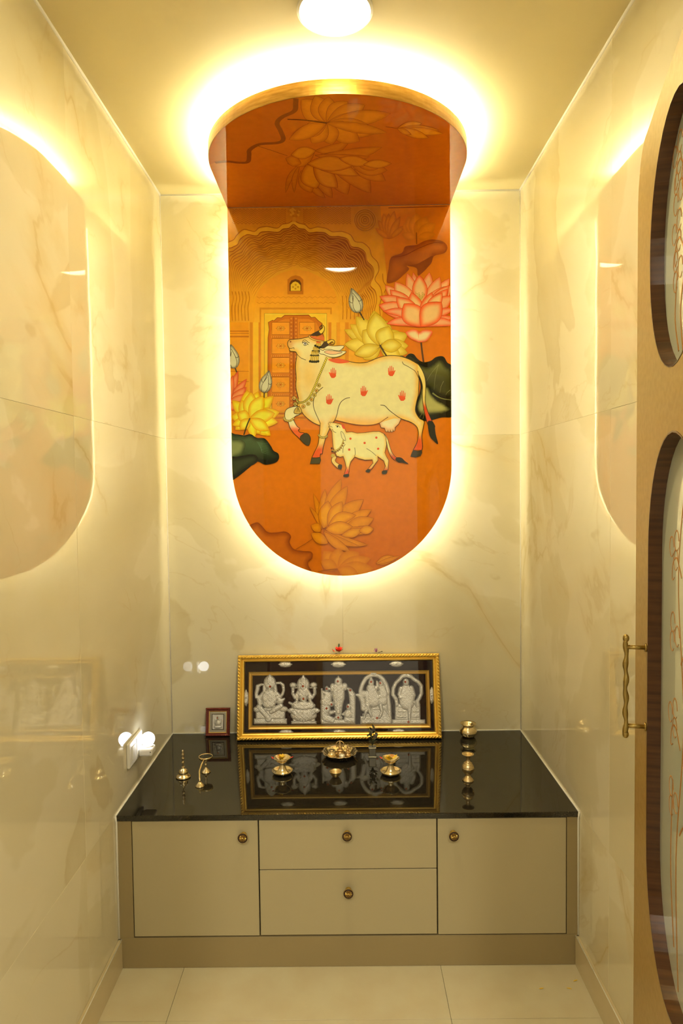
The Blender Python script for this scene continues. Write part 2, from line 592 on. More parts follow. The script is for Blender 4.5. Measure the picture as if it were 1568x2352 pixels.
# front wall with the doorway the picture was taken through, and the hall outside
structure('wall_front', join(box((-XW - 0.1, YF - 0.12, 0), (-0.53, YF, ZC)), box((0.56, YF - 0.12, 0), (XW + 0.1, YF, ZC)),
                             box((-0.53, YF - 0.12, 2.32), (0.56, YF, ZC))), 'hall_paint')
structure('trim_13', join(box((-0.53, YF - 0.135, 0), (-0.515, YF + 0.005, 2.32)), box((0.545, YF - 0.135, 0), (0.56, YF + 0.005, 2.32)),
                          box((-0.53, YF - 0.135, 2.305), (0.56, YF + 0.005, 2.32))), 'hall_wood')
HX, HY = 1.7, -2.5
structure('floor_hall', box((-HX, HY, -0.08), (HX, YF - 0.12, -0.001)), 'hall_floor')
structure('ceiling_hall', box((-HX, HY, 2.75), (HX, YF - 0.12, 2.83)), 'hall_paint')
structure('wall_hall_left', box((-HX - 0.1, HY, 0), (-HX, YF - 0.12, 2.75)), 'hall_paint')
structure('wall_hall_right', box((HX, HY, 0), (HX + 0.1, YF - 0.12, 2.75)), 'hall_paint')
structure('wall_hall_rear', box((-HX - 0.1, HY - 0.1, 0), (HX + 0.1, HY, 2.75)), 'hall_paint')
structure('wall_hall_front', join(box((-HX, YF - 0.12, 0), (-XW - 0.1, YF - 0.02, 2.75)), box((XW + 0.1, YF - 0.12, 0), (HX, YF - 0.02, 2.75)),
                                  box((-XW - 0.1, YF - 0.12, ZC), (XW + 0.1, YF - 0.02, 2.75))), 'hall_paint')
d = tag(bpy.data.objects.new('door_2', None), kind='structure')
COL.objects.link(d); PAR[d.name] = Matrix.Identity(4)
part('door_panel', box((-1.15, HY, 0.01), (-0.35, HY + 0.035, 2.08), 0.003), 'hall_wood', d)
part('door_frame', join(box((-1.22, HY, 0), (-1.15, HY + 0.05, 2.15)), box((-0.35, HY, 0), (-0.28, HY + 0.05, 2.15)), box((-1.15, HY, 2.08), (-0.35, HY + 0.05, 2.15))), 'veneer', d)
for i, (x, y) in enumerate(((-0.6, -0.85), (0.6, -0.85))):
    t = thing('panel_light', (x, y, 2.75), 'round panel light on the hall ceiling, %s of the two' % ('left' if x < 0 else 'right'), 'light', 'panel lights on the hall ceiling')
    part('housing', lathe([(0.0, 0), (0.128, 0), (0.128, -0.012), (0.116, -0.014), (0.116, -0.006), (0, -0.006)], 48), 'white_plastic', t)
    part('diffuser', lathe([(0.115, -0.007), (0.115, -0.012), (0, -0.0135)], 48), 'tube', t, smooth=True)

# ================================================================== CEILING LAMP
t = thing('ceiling_light', (-0.004, 1.722, ZC), 'round white surface-mounted lamp glowing on the cream ceiling', 'light')
part('housing', lathe([(0.0, 0), (0.094, 0), (0.094, -0.008), (0.088, -0.011), (0.081, -0.006), (0.081, -0.002), (0.0, -0.002)], 64), 'white_plastic', t, smooth=False)
part('diffuser', lathe([(0.0805, -0.003), (0.0805, -0.005), (0.06, -0.0060), (0.0, -0.0065)], 64), 'downlight', t, smooth=True)

# ================================================================== PAINTED PANELS (boards, rims, light strips)
def wall_outline(inset=0.0, n=72, zt=ZM - 0.001):
    zc = ZM - 1.02
    r = MR - inset
    pts = [(MX - r, zt - inset), (MX - r, zc)]
    for i in range(1, n):
        a = math.pi + math.pi * i / n
        pts.append((MX + r * math.cos(a), zc + r * math.sin(a)))
    pts += [(MX + r, zc), (MX + r, zt - inset)]
    return pts


def ceil_outline(inset=0.0, n=72, yb=YM + 0.018):
    yc = 1.94 + MR
    r = MR - inset
    pts = [(MX - r, yb), (MX - r, yc)]
    for i in range(1, n):
        a = math.pi + math.pi * i / n
        pts.append((MX + r * math.cos(a), yc + r * math.sin(a)))
    pts += [(MX + r, yc), (MX + r, yb)]
    return pts


def band(outline, fn, t0, t1):
    n = len(outline)
    V = [fn(a, b, t0) for a, b in outline] + [fn(a, b, t1) for a, b in outline]
    return V, [(i, i + 1, n + i + 1, n + i) for i in range(n - 1)]


wf = lambda a, b, t: (a, t, b)
cf = lambda a, b, t: (a, b, t)
mural = thing('mural_panel', (MX, YM, 1.155), 'tall orange painted wall panel with white cow and calf, backlit, rounded bottom', 'wall panel')
part('board', prism(wall_outline(), wf, YM, YM + 0.018), 'rim_gold', mural, world_space=True)
part('backing_frame', prism(wall_outline(0.03), wf, YM + 0.018, YB - 0.002), 'white_plastic', mural, world_space=True)
part('led_strip', band(wall_outline(0.028), wf, YM + 0.020, YM + 0.026), 'led', mural, world_space=True)
canopy = thing('ceiling_panel', (MX, 2.3, ZC), 'orange painted panel with gold rim hung under the ceiling, rounded front', 'ceiling panel')
part('board', prism(ceil_outline(0.002), cf, ZM, ZM + 0.041), 'white_plastic', canopy, world_space=True)
oo, oi = ceil_outline(0.0), ceil_outline(0.002)
n = len(oo)
V = [cf(a, b, t) for t in (ZM, ZM + 0.042) for a, b in oo] + [cf(a, b, t) for t in (ZM, ZM + 0.042) for a, b in oi]
Fc = []
for i in range(n - 1):
    Fc += [(i, i + 1, n + i + 1, n + i), (2 * n + i, 2 * n + i + 1, 3 * n + i + 1, 3 * n + i), (i, i + 1, 2 * n + i + 1, 2 * n + i), (n + i, n + i + 1, 3 * n + i + 1, 3 * n + i)]
part('gold_rim', (V, Fc), 'rim_gold', canopy, world_space=True, smooth=False)
part('backing_frame', prism(ceil_outline(0.05, yb=YM - 0.05), cf, ZM + 0.042, ZC - 0.001), 'white_plastic', canopy, world_space=True)
oa, ob = ceil_outline(0.014, yb=YM - 0.05), ceil_outline(0.032, yb=YM - 0.05)
n = len(oa)
part('led_strip', ([cf(a, b, ZM + 0.0432) for a, b in oa + ob], [(i, i + 1, n + i + 1, n + i) for i in range(n - 1)]), 'led_ceiling', canopy, world_space=True)

# ================================================================== COUNTER AND CABINET
tag(part('countertop', box((-XW + 0.001, YK, ZK - 0.0175), (XW - 0.001, YB - 0.001, ZK), 0.0015), 'granite'),
    'polished black granite worktop spanning the room on the beige cabinet', 'countertop')
cab = thing('cabinet', (0, YCAB, 0), 'low beige altar cabinet with two doors and two drawers', 'cabinet')
ZT = ZK - 0.018
W0 = XW - 0.004
part('carcass', box((-W0, YCAB + 0.022, 0.10), (W0, YB - 0.004, ZT - 0.0005)), 'gap', cab, world_space=True)
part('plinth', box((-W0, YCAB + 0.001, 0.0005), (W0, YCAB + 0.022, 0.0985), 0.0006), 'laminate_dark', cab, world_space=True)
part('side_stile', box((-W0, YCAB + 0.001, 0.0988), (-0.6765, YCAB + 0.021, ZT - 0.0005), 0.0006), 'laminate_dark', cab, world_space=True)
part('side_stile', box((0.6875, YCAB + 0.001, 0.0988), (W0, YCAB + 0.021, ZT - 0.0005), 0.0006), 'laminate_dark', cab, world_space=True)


def knob(parent, x, z):
    """antique knob: gilt collar, dark recessed face, twelve gilt petals"""
    prof = [(0.0, -0.0235), (0.0118, -0.0235), (0.0128, -0.0225), (0.0152, -0.0225), (0.0155, -0.0195), (0.0148, -0.0165), (0.0105, -0.0125), (0.0080, -0.007), (0.0095, 0.0), (0.0, 0.0)]
    v, f = lathe(prof, 36)
    mi = []
    for q in f:
        zz = sum(v[i][2] for i in q) / len(q)
        mi.append(1 if zz < -0.0222 else 0)
    V, Fc = list(v), list(f)
    for k in range(14):
        a = 2 * math.pi * k / 14
        r0, r1, w = 0.0030, 0.0112, 0.0011
        ca, sa = math.cos(a), math.sin(a)
        b = len(V)
        for r, w_, h in ((r0, 0.0004, -0.0238), (0.008, w, -0.0252), (r1, 0.0008, -0.0240)):
            V += [(r * ca - w_ * sa, r * sa + w_ * ca, -0.0235), (r * ca, r * sa, h), (r * ca + w_ * sa, r * sa - w_ * ca, -0.0235)]
        for s in range(2):
            for c in range(2):
                i = b + s * 3 + c
                Fc.append((i, i + 1, i + 4, i + 3)); mi.append(0)
    v2, f2 = ellipsoid((0, 0, -0.0238), (0.0026, 0.0026, 0.0016), 10, 6)
    b = len(V)
    V += v2; Fc += [tuple(i + b for i in q) for q in f2]; mi += [0] * len(f2)
    V = [(x + p[0], YCAB + p[2], z + p[1]) for p in V]
    part('knob', (V, Fc), ['knob_gold', 'knob_dark'], parent, smooth=False, world_space=True, mat_idx=mi)


for nm, x0, x1, z0, z1, kx, kz in (('door', -0.6735, -0.2795, 0.1035, ZT - 0.002, -0.324, 0.429), ('drawer', -0.2755, 0.2795, 0.3165, ZT - 0.002, 0.0, 0.431),
                                   ('drawer', -0.2755, 0.2795, 0.1045, 0.3135, 0.002, 0.249), ('door', 0.2835, 0.6845, 0.1025, ZT - 0.002, 0.331, 0.428)):
    dd = part(nm, box((x0, YCAB, z0), (x1, YCAB + 0.018, z1), 0.0008), 'laminate', cab, world_space=True)
    knob(dd, kx, kz)
    if nm == 'drawer':
        dd['label'] = 'upper drawer front' if z0 > 0.3 else 'lower drawer front'
    else:
        dd['label'] = 'left-hand cabinet door' if x0 < 0 else 'right-hand cabinet door'


# ================================================================== THE PAINTING (flat print on the two panels)
WREF = lin((240, 211, 195))


def S(r, g, b):
    return np.minimum(lin((r, g, b)) / WREF, 0.93)


def inside_mask(P, poly):
    x, y = P[:, 0], P[:, 1]
    c = np.zeros(len(P), bool)
    n = len(poly)
    for i in range(n):
        x0, y0 = poly[i]; x1, y1 = poly[(i + 1) % n]
        if y0 == y1:
            continue
        k = ((y0 > y) != (y1 > y)) & (x < (x1 - x0) * (y - y0) / (y1 - y0) + x0)
        c ^= k
    return c


def edge_dist(P, poly):
    A = np.asarray(poly); B = np.roll(A, -1, axis=0)
    D = B - A
    L2 = (D ** 2).sum(1) + 1e-12
    out = np.empty(len(P))
    for s in range(0, len(P), 2000):
        Q = P[s:s + 2000, None, :] - A[None]
        t = np.clip((Q * D[None]).sum(2) / L2, 0, 1)
        out[s:s + 2000] = np.sqrt((((Q - t[..., None] * D[None]) ** 2).sum(2)).min(1))
    return out


def clip_convex(poly, clip):
    """Sutherland-Hodgman against a convex outline"""
    out = [np.asarray(p, float) for p in poly]
    n = len(clip)
    area = sum(clip[i][0] * clip[(i + 1) % n][1] - clip[(i + 1) % n][0] * clip[i][1] for i in range(n))
    sg = 1 if area > 0 else -1
    for i in range(n):
        a = np.asarray(clip[i]); b = np.asarray(clip[(i + 1) % n])
        e = b - a
        side = [sg * (e[0] * (p[1] - a[1]) - e[1] * (p[0] - a[0])) for p in out]
        if min(side, default=0) >= 0:
            continue
        new = []
        for k in range(len(out)):
            p, q = out[k - 1], out[k]
            sp, sq = side[k - 1], side[k]
            if (sp < 0) != (sq < 0):
                new.append(p + (q - p) * (sp / (sp - sq)))
            if sq >= 0:
                new.append(q)
        out = new
        if len(out) < 3:
            return []
    return out


def smoothstep(x):
    x = np.clip(x, 0, 1)
    return x * x * (3 - 2 * x)


class Art:
    """vector painting: fills and strokes given in sheet units, laid as hair-thin ink layers"""

    def __init__(self, to_sheet, to_world, clip, root):
        self.to_sheet, self.to_world, self.clip, self.root = to_sheet, to_world, clip, root
        self.objs = {}
        self.order = []
        self.layer = 0
        self.clip_np = np.asarray(clip)
        self.cur = None

    def use(self, name, label=None):
        self.cur = len(self.order)
        self.order.append((name, label))
        self.objs[self.cur] = ([], [], [])

    def _emit(self, P2, faces, cols):
        V, Fc, Cl = self.objs[self.cur]
        b = len(V)
        off = 0.000005 * self.layer
        V += [self.to_world(p[0], p[1], off) for p in P2]
        Fc += [tuple(i + b for i in f) for f in faces]
        Cl += [tuple(c) for c in cols]
        self.layer += 1

    def fill(self, pts, col, smooth=0, step=None):
        """col: rgb, or f(points in drawing units, distance to the edge in drawing units) -> rgb array"""
        if smooth:
            pts = cr(pts, smooth, closed=True)
        raw = np.asarray([self.to_sheet(*p) for p in pts])
        poly = clip_convex(raw, self.clip)
        if len(poly) < 3:
            return
        poly = np.asarray(poly)
        keep = [i for i in range(len(poly)) if np.linalg.norm(poly[i] - poly[i - 1]) > 1e-6]
        poly = poly[keep]
        if len(poly) < 3:
            return
        U = self.unit
        extra = np.zeros((0, 2))
        if callable(col) and step:
            s = step * U
            lo, hi = poly.min(0), poly.max(0)
            gx, gy = np.meshgrid(np.arange(lo[0] + s * .5, hi[0], s), np.arange(lo[1] + s * .5, hi[1], s))
            gx = gx + (np.arange(gx.shape[0]) % 2)[:, None] * s * 0.5
            G = np.stack([gx.ravel(), gy.ravel()], 1)
            G = G[inside_mask(G, poly)]
            if len(G):
                G = G[edge_dist(G, poly) > s * 0.3]
            extra = G
        allp = np.vstack([poly, extra])
        n = len(poly)
        c0 = allp.mean(0)
        r = delaunay_2d_cdt([Vector((p - c0) * 100) for p in allp], [], [list(range(n))], 1, 1e-6)
        P2 = np.asarray([(v[0], v[1]) for v in r[0]]) / 100 + c0
        faces = [tuple(f) for f in r[2]]
        if callable(col):
            d = edge_dist(P2, raw) / U
            D = self.from_sheet(P2)
            cols = np.asarray(col(D, d))
        else:
            cols = np.tile(np.asarray(col), (len(P2), 1))
        self._emit(P2, faces, cols)

    def stroke(self, pts, w, col, w1=None, smooth=6, closed=False):
        if smooth:
            pts = cr(pts, smooth, closed)
        P = np.asarray([self.to_sheet(*p) for p in pts])
        if closed:
            P = np.vstack([P, P[:1]])
        T = np.gradient(P, axis=0)
        T /= np.linalg.norm(T, axis=1)[:, None] + 1e-12
        Nn = np.stack([-T[:, 1], T[:, 0]], 1)
        ww = np.full(len(P), w, float)
        if w1 is not None:
            ww = np.linspace(w, w1, len(P))
        ww = ww * self.unit / 2
        A, B = P + Nn * ww[:, None], P - Nn * ww[:, None]
        ok = inside_mask(A, self.clip_np) & inside_mask(B, self.clip_np)
        n = len(P)
        faces = [(i, i + 1, n + i + 1, n + i) for i in range(n - 1) if ok[i] and ok[i + 1]]
        if faces:
            self._emit(np.vstack([A, B]), faces, np.tile(np.asarray(col), (2 * n, 1)))

    def disc(self, x, y, r, col, ry=None):
        ry = ry or r
        self.fill([(x + r * math.cos(a), y + ry * math.sin(a)) for a in np.linspace(0, 2 * math.pi, 14, endpoint=False)], col)

    def petal(self, base, tip, w, edge, mid, bend=0.0, fat=0.5, line=None, lw=3, soft=22, step=9):
        b, t = np.asarray(base, float), np.asarray(tip, float)
        L = np.linalg.norm(t - b)
        d = (t - b) / L
        nrm = np.array([-d[1], d[0]])
        us = np.linspace(0, 1, 13)
        prof = np.sin(np.pi * us ** (math.log(0.5) / math.log(fat))) ** 0.85
        axis = [b + d * L * u + nrm * bend * L * math.sin(math.pi * u) for u in us]
        left = [a + nrm * w * 0.5 * p for a, p in zip(axis, prof)]
        right = [a - nrm * w * 0.5 * p for a, p in zip(axis, prof)]
        pts = left + right[-2:0:-1]
        e, m = np.asarray(edge), np.asarray(mid)
        self.fill(pts, lambda D, dd: e + (m - e) * smoothstep(dd / soft)[:, None], step=step)
        if line is not None:
            self.stroke(pts, lw, line, smooth=0, closed=True)

    def finish(self):
        for k, (name, label) in enumerate(self.order):
            V, Fc, Cl = self.objs[k]
            if Fc:
                o = part(name, (V, Fc), 'print', self.root, world_space=True, cols=Cl)
                if label:
                    o['label'] = label


# drawing units: 2.9585 units per photo pixel, origin at (520, 470)
KU = 2.9585
NY = Vector((0, 1, 0)); NZ = Vector((0, 0, 1))


def m_sheet(a, b):
    p = trace(520 + a / KU, 470 + b / KU, (0, YM, 0), NY)
    return (p.x, p.z)


# inverse by affine fit (only used for colour functions)
_q = np.array([(0, 0), (1568, 0), (0, 2600), (1568, 2600), (700, 1200)], float)
_s = np.array([m_sheet(*p) for p in _q])
_A = np.linalg.lstsq(np.c_[_s, np.ones(5)], _q, rcond=None)[0]
clip_wall = wall_outline(0.0)
A = Art(m_sheet, lambda x, z, off: (x, YM - 0.0001 - off, z), clip_wall, mural)
A.unit = abs(m_sheet(1000, 800)[0] - m_sheet(0, 800)[0]) / 1000
A.from_sheet = lambda P: np.c_[P, np.ones(len(P))] @ _A
Hd = lambda x, y: (355 + 0.3271 * x, 798.8 + 0.3271 * y)      # head study
Kf = lambda x, y: (355 + 0.6038 * x, 1390.5 + 0.6038 * y)     # calf study
Lo = lambda x, y: (1005.9 + 0.5032 * x, 384.6 + 0.5032 * y)   # lotus study
Lw = lambda x, y: (x, y + 1272.2)                             # lower half


def mapped(fn, pts):
    return [fn(*p) for p in pts]


INK = S(62, 44, 18)
ORANGE = S(216, 110, 16)
# ---- ground colour
A.use('painted_ground')


def ground(D, d):
    x, y = D[:, 0], D[:, 1]
    c = np.tile(S(214, 106, 14), (len(D), 1))
    k = smoothstep((1500 - y) / 700)[:, None] * smoothstep((1250 - x) / 500)[:, None]
    c = c + (S(226, 128, 20) - c) * k
    k2 = smoothstep((y - 1900) / 500)[:, None]
    return c + (S(205, 96, 10) - c) * k2


A.fill([(-20, -40), (1590, -40), (1590, 1900), (1590, 2620), (-20, 2620)], ground, step=60)

# ---- the scalloped gateway
A.use('painted_archway', 'golden scalloped gateway arch')
A.fill([(-20, -30), (1040, -30), (1090, 500), (1050, 820), (1040, 1010), (1000, 1460), (-20, 1460)],
       lambda D, d: S(226, 140, 26) + (S(184, 92, 22) - S(226, 140, 26)) * (smoothstep((330 - D[:, 1]) / 330) * 0.75)[:, None], step=45)
# zigzag frieze
for r in range(9):
    y = 22 + r * 13
    for x0, x1 in ((40, 405), (520, 850)):
        z = [(x, y + (6 if i % 2 else -6)) for i, x in enumerate(range(x0, x1, 13))]
        A.stroke(z, 3.2, S(158, 74, 14), smooth=0)
A.stroke([(0, 20), (400, 16), (1100, 22), (1500, 12)], 6, S(150, 62, 10), smooth=0)
outer = [(-40, 900), (-40, 560), (-10, 330), (35, 290), (75, 270), (95, 238), (140, 200), (205, 215), (235, 190), (285, 180), (352, 192), (385, 165), (425, 158), (455, 140),
         (490, 158), (530, 168), (560, 195), (610, 184), (665, 194), (705, 217), (765, 214), (820, 238), (848, 282), (900, 292), (940, 330), (955, 380), (992, 425), (1000, 480), (975, 540), (1008, 590), (1020, 650), (1005, 720), (1010, 800), (1010, 900)]
inner = [(180, 900), (185, 760), (192, 660), (205, 610), (240, 560), (270, 530), (310, 495), (350, 470), (390, 452), (420, 440), (450, 430), (465, 422), (480, 418), (490, 422),
         (505, 430), (530, 438), (560, 446), (590, 455), (620, 470), (650, 490), (680, 515), (705, 540), (725, 570), (740, 600), (750, 630), (756, 660), (760, 690), (764, 710), (768, 730), (770, 760), (772, 790), (774, 820), (776, 860), (778, 900)]
# pale border of the arch
A.fill([(p[0] + (p[0] - 470) * 0.06, p[1] - 28) for p in outer] + [(p[0], p[1]) for p in outer[::-1]], S(224, 148, 34))
A.stroke([(p[0] + (p[0] - 470) * 0.065, p[1] - 32) for p in outer], 5, S(170, 88, 18), smooth=4)


def soffit(D, d):
    x, y = D[:, 0], D[:, 1]
    r = np.hypot((x - 470) / 520, (y - 760) / 620)
    k = smoothstep((r - 0.52) / 0.42) * smoothstep((720 - y) / 420) * (0.45 + 0.55 * smoothstep((x - 150) / 500))
    a, b = S(230, 148, 34), S(150, 68, 14)
    return a + (b - a) * k[:, None]


A.fill(cr(outer, 4) + [(778, 1420), (180, 1420)], soffit, step=26)
NL = 21
for k in range(NL):
    t = k / NL
    tt = t ** 0.9
    pts = []
    for i, (p, q) in enumerate(zip(outer, inner)):
        wob = 5 * math.sin(i * 2.3 + k * 1.3)
        pts.append(((p[0] * (1 - tt) + q[0] * tt), (p[1] * (1 - tt) + q[1] * tt) + wob))
    dark = S(150, 72, 12) * (1 - t) + S(204, 116, 26) * t
    A.stroke(pts, 6 - 3 * t, dark, smooth=5)
    A.stroke([(p[0], p[1] + 7) for p in pts], 4, S(232, 150, 40) * (0.35 + 0.65 * t) + S(176, 88, 20) * 0.65 * (1 - t), smooth=5)
# inner wall of the porch
A.fill([(196, 640), (215, 590), (290, 510), (380, 460), (470, 440), (560, 455), (670, 510), (735, 590), (756, 660), (768, 900), (770, 1440), (180, 1440), (182, 900)],
       lambda D, d: S(232, 140, 34) + (S(242, 164, 44) - S(232, 140, 34)) * smoothstep((D[:, 1] - 560) / 350)[:, None], step=40)
for y in (630, 668):
    A.stroke([(205 + i * 18, y + (5 if i % 2 else -5)) for i in range(31)], 3.5, S(206, 118, 26), smooth=0)
# little shrine window
A.use('painted_niche')
A.fill([(414, 610), (414, 510), (440, 488), (470, 480), (500, 488), (522, 510), (522, 610)], S(196, 104, 22))
A.fill([(428, 588), (428, 535), (440, 515), (468, 506), (496, 515), (508, 535), (508, 588)], S(104, 52, 10))
A.fill([(436, 586), (436, 545), (452, 528), (468, 522), (486, 530), (502, 548), (502, 586)], S(232, 172, 40))
for x, y in ((452, 560), (470, 545), (486, 560), (468, 572)):
    A.disc(x, y, 7, S(196, 128, 20))
# columns, left plinth and door case
A.use('painted_pilaster', 'left-hand pilasters of the painted gateway')
for x0, x1, c in ((28, 150, (226, 136, 26)), (158, 178, (206, 118, 24)), (182, 214, (240, 166, 40)), (218, 226, (206, 112, 22))):
    A.fill([(x0, 800), (x1, 800), (x1, 1440), (x0, 1440)], S(*c))
for y, h in ((856, 8), (872, 5), (892, 10), (1130, 4), (1200, 4)):
    A.fill([(24, y), (152, y), (152, y + h), (24, y + h)], S(186, 96, 16))
for k in range(6):
    x = 40 + k * 22
    A.stroke([(x, 790), (x - 4, 700), (x + 6, 640), (x - 2, 590)], 4, S(176, 92, 16))
A.use('painted_pilaster', 'right-hand pilasters of the painted gateway')
for x0, x1, c in ((692, 712, (206, 114, 24)), (716, 742, (240, 160, 40)), (746, 770, (222, 134, 28)), (774, 800, (236, 152, 36)), (806, 830, (212, 122, 26))):
    A.fill([(x0, 800), (x1, 800), (x1, 1440), (x0, 1440)], S(*c))
for k in range(6):
    A.stroke([(790 + k * 26, 780), (792 + k * 26, 700), (786 + k * 28, 620)], 4, S(170, 86, 16))
A.use('painted_door', 'carved double door inside the painted gateway')
A.fill([(225, 700), (715, 700), (715, 745), (705, 745), (705, 712), (235, 712), (235, 1330), (225, 1330)], S(206, 120, 26))
A.fill([(258, 740), (680, 740), (680, 1440), (258, 1440)], S(240, 184, 58))
A.fill([(262, 746), (672, 746), (672, 1440), (262, 1440)], S(236, 172, 44))
A.stroke([(258, 1440), (258, 740), (680, 740), (680, 1000)], 3.5, S(160, 96, 20), smooth=0)
scall = [(280, 1310), (282, 905), (290, 850), (284, 800), (315, 785), (322, 790), (345, 768), (372, 770), (395, 752), (470, 752), (558, 750), (575, 768), (600, 765), (625, 790), (650, 808), (645, 850), (662, 900), (664, 1310)]
A.fill(scall, S(196, 98, 20))
A.stroke(scall, 4, S(120, 52, 10), smooth=0)
A.fill([(300, 1340), (300, 870), (318, 815), (360, 790), (400, 778), (560, 778), (612, 805), (640, 860), (646, 1340)], S(214, 118, 26))
A.fill([(428, 1420), (428, 760), (484, 760), (484, 1420)], S(188, 92, 20))
A.stroke([(456, 762), (456, 1420)], 5, S(140, 62, 12), smooth=0)
for x in (440, 472):
    for y in range(775, 1400, 26):
        A.disc(x, y, 6, S(214, 124, 34))
for x0, x1 in ((308, 428), (496, 600)):
    for r, y in enumerate((800, 910, 1040, 1172, 1302)):
        h = 84 if r == 0 else 104
        A.fill([(x0, y), (x1, y), (x1, y + h), (x0, y + h)], S(232, 138, 32))
        A.stroke([(x0, y), (x1, y), (x1, y + h), (x0, y + h)], 3.5, S(150, 70, 12), smooth=0, closed=True)
        cx_, cy_ = (x0 + x1) / 2, y + h / 2
        for k in range(8):
            a = k * math.pi / 4
            A.petal((cx_, cy_), (cx_ + 34 * math.cos(a), cy_ + 20 * math.sin(a)), 16, S(196, 104, 22), S(246, 164, 52), soft=6, step=8, fat=0.55)
        A.disc(cx_, cy_, 7, S(186, 92, 18))
for y in (892, 1022, 1154, 1286):
    A.fill([(300, y), (430, y), (430, y + 14), (300, y + 14)], S(200, 104, 20))
    for k in range(9):
        A.disc(306 + k * 14, y + 7, 4, S(228, 140, 44))
for k in range(4):
    A.fill([(275 + 8 * k, 1400 + 14 * k), (640, 1400 + 14 * k), (640, 1412 + 14 * k), (275 + 8 * k, 1412 + 14 * k)], S(*((196, 100, 18) if k % 2 else (224, 132, 28))))
# finial and spiral medallion over the arch
A.use('painted_finial')
for k in range(26):
    a, r = rng.uniform(0, 2 * math.pi), 42 * math.sqrt(rng.uniform(0, 1))
    A.disc(460 + r * math.cos(a), 48 + r * 0.85 * math.sin(a), 9, S(*((214, 132, 30) if k % 2 else (190, 104, 20))))
A.fill([(452, 85), (468, 85), (474, 118), (446, 118)], S(206, 124, 28))
A.use('painted_medallion')
for r in (75, 62, 46, 30, 16):
    A.stroke([(940 + r * math.cos(a), 106 + r * math.sin(a)) for a in np.linspace(0, 2 * math.pi, 30, endpoint=False)], 4.5, S(206, 122, 36), smooth=0, closed=True)
    A.stroke([(941 + (r - 4) * math.cos(a), 107 + (r - 4) * math.sin(a)) for a in np.linspace(0, 2 * math.pi, 30, endpoint=False)], 2.5, S(156, 74, 14), smooth=0, closed=True)

# ---- faint lotuses and brown leaf, upper right
A.use('painted_brown_leaf', 'brown curled lotus leaf')
for tip, w in (((1030, 105), 50), ((1065, 60), 60), ((1100, 60), 60), ((1140, 42), 60), ((1180, 80), 50), ((1215, 140), 40), ((1010, 160), 40)):
    A.petal((1105, 235), tip, w, S(190, 92, 16), S(216, 118, 20), soft=18, step=14)
for tip, w in (((1200, 130), 80), ((1230, 80), 90), ((1290, 55), 110), ((1360, 80), 110), ((1420, 125), 90), ((1420, 200), 60), ((1190, 200), 60)):
    A.petal((1290, 230), tip, w, S(206, 106, 16), S(224, 122, 20), soft=26, step=16)
A.stroke([(1290, 190), (1292, 270)], 5, S(140, 66, 12))
bl = [(1090, 530), (1100, 440), (1118, 360), (1190, 330), (1215, 285), (1290, 275), (1340, 250), (1400, 238), (1470, 252), (1500, 290), (1480, 330), (1410, 350), (1390, 400), (1340, 450), (1300, 480), (1290, 430), (1225, 415), (1240, 440), (1200, 480), (1150, 520)]
A.fill(bl, lambda D, d: S(150, 62, 16) + (S(196, 92, 24) - S(150, 62, 16)) * (smoothstep(d / 45) * (0.4 + 0.6 * smoothstep((D[:, 0] - 1150) / 300)))[:, None], smooth=5, step=18)
A.fill([(1225, 415), (1290, 405), (1340, 380), (1400, 350), (1385, 400), (1340, 455), (1300, 482), (1290, 432)], S(140, 56, 14), smooth=5)
A.stroke([(1118, 360), (1210, 345), (1300, 300), (1400, 262), (1470, 262)], 5, S(138, 56, 14), smooth=6)
A.stroke([(1060, 470), (1065, 520), (1085, 560), (1070, 600)], 4, S(170, 88, 18))

# ---- pale yellow lotus behind the cow
A.use('painted_lotus', 'pale yellow lotus behind the cow')
c0, c1 = S(206, 156, 34), S(232, 190, 76)
for tip, w in (((800, 850), 90), ((800, 950), 110), ((840, 815), 100), ((880, 760), 120), ((1000, 720), 130), ((1090, 790), 120), ((1170, 860), 130), ((1230, 880), 110), ((1235, 960), 100), ((1230, 1010), 90), ((870, 1010), 80), ((930, 1050), 90), ((1180, 1040), 100)):
    A.petal((1045, 965), tip, w, c0, c1, line=S(176, 120, 24), lw=2, soft=34, step=14)
for tip, w in (((925, 855), 130), ((1010, 735), 150), ((1105, 830), 130), ((870, 1020), 90), ((1190, 955), 90)):
    A.petal((1045, 965), tip, w, c0, S(236, 198, 88), line=S(160, 108, 20), lw=2.5, soft=40, step=12)
A.stroke([(1042, 955), (1065, 995), (1088, 1030)], 12, S(64, 44, 24), w1=9)
for p in ((1030, 925), (1060, 935), (1020, 985), (1075, 990)):
    A.stroke([(1045, 965), p], 4, S(74, 50, 22), w1=1, smooth=0)

# ---- dark leaf on the right
A.use('painted_leaf', 'dark green lotus leaf behind the tail')
dl = mapped(Lo, [(420, 1320), (440, 1270), (480, 1248), (530, 1260), (570, 1310), (620, 1350), (680, 1365), (760, 1345), (820, 1300), (890, 1283), (940, 1300), (980, 1370), (1060, 1450), (1080, 1800), (1080, 2080), (900, 2110), (760, 2150), (650, 2155), (590, 2120), (555, 2050), (548, 1950), (570, 1870), (600, 1800), (620, 1690), (590, 1560), (520, 1430)])
A.fill(dl, S(26, 24, 12), smooth=4)
A.fill(mapped(Lo, [(470, 1290), (520, 1310), (600, 1390), (700, 1430), (790, 1390), (850, 1340), (910, 1350), (960, 1420), (1040, 1500), (1040, 1800), (900, 1810), (780, 1740), (700, 1690), (640, 1560), (560, 1420)]),
       lambda D, d: S(34, 32, 16) + (S(112, 104, 52) - S(34, 32, 16)) * (smoothstep(d / 30) * (0.25 + 0.75 * smoothstep((D[:, 1] - 1020) / 60) * smoothstep((1200 - D[:, 1]) / 160)))[:, None], smooth=4, step=14)
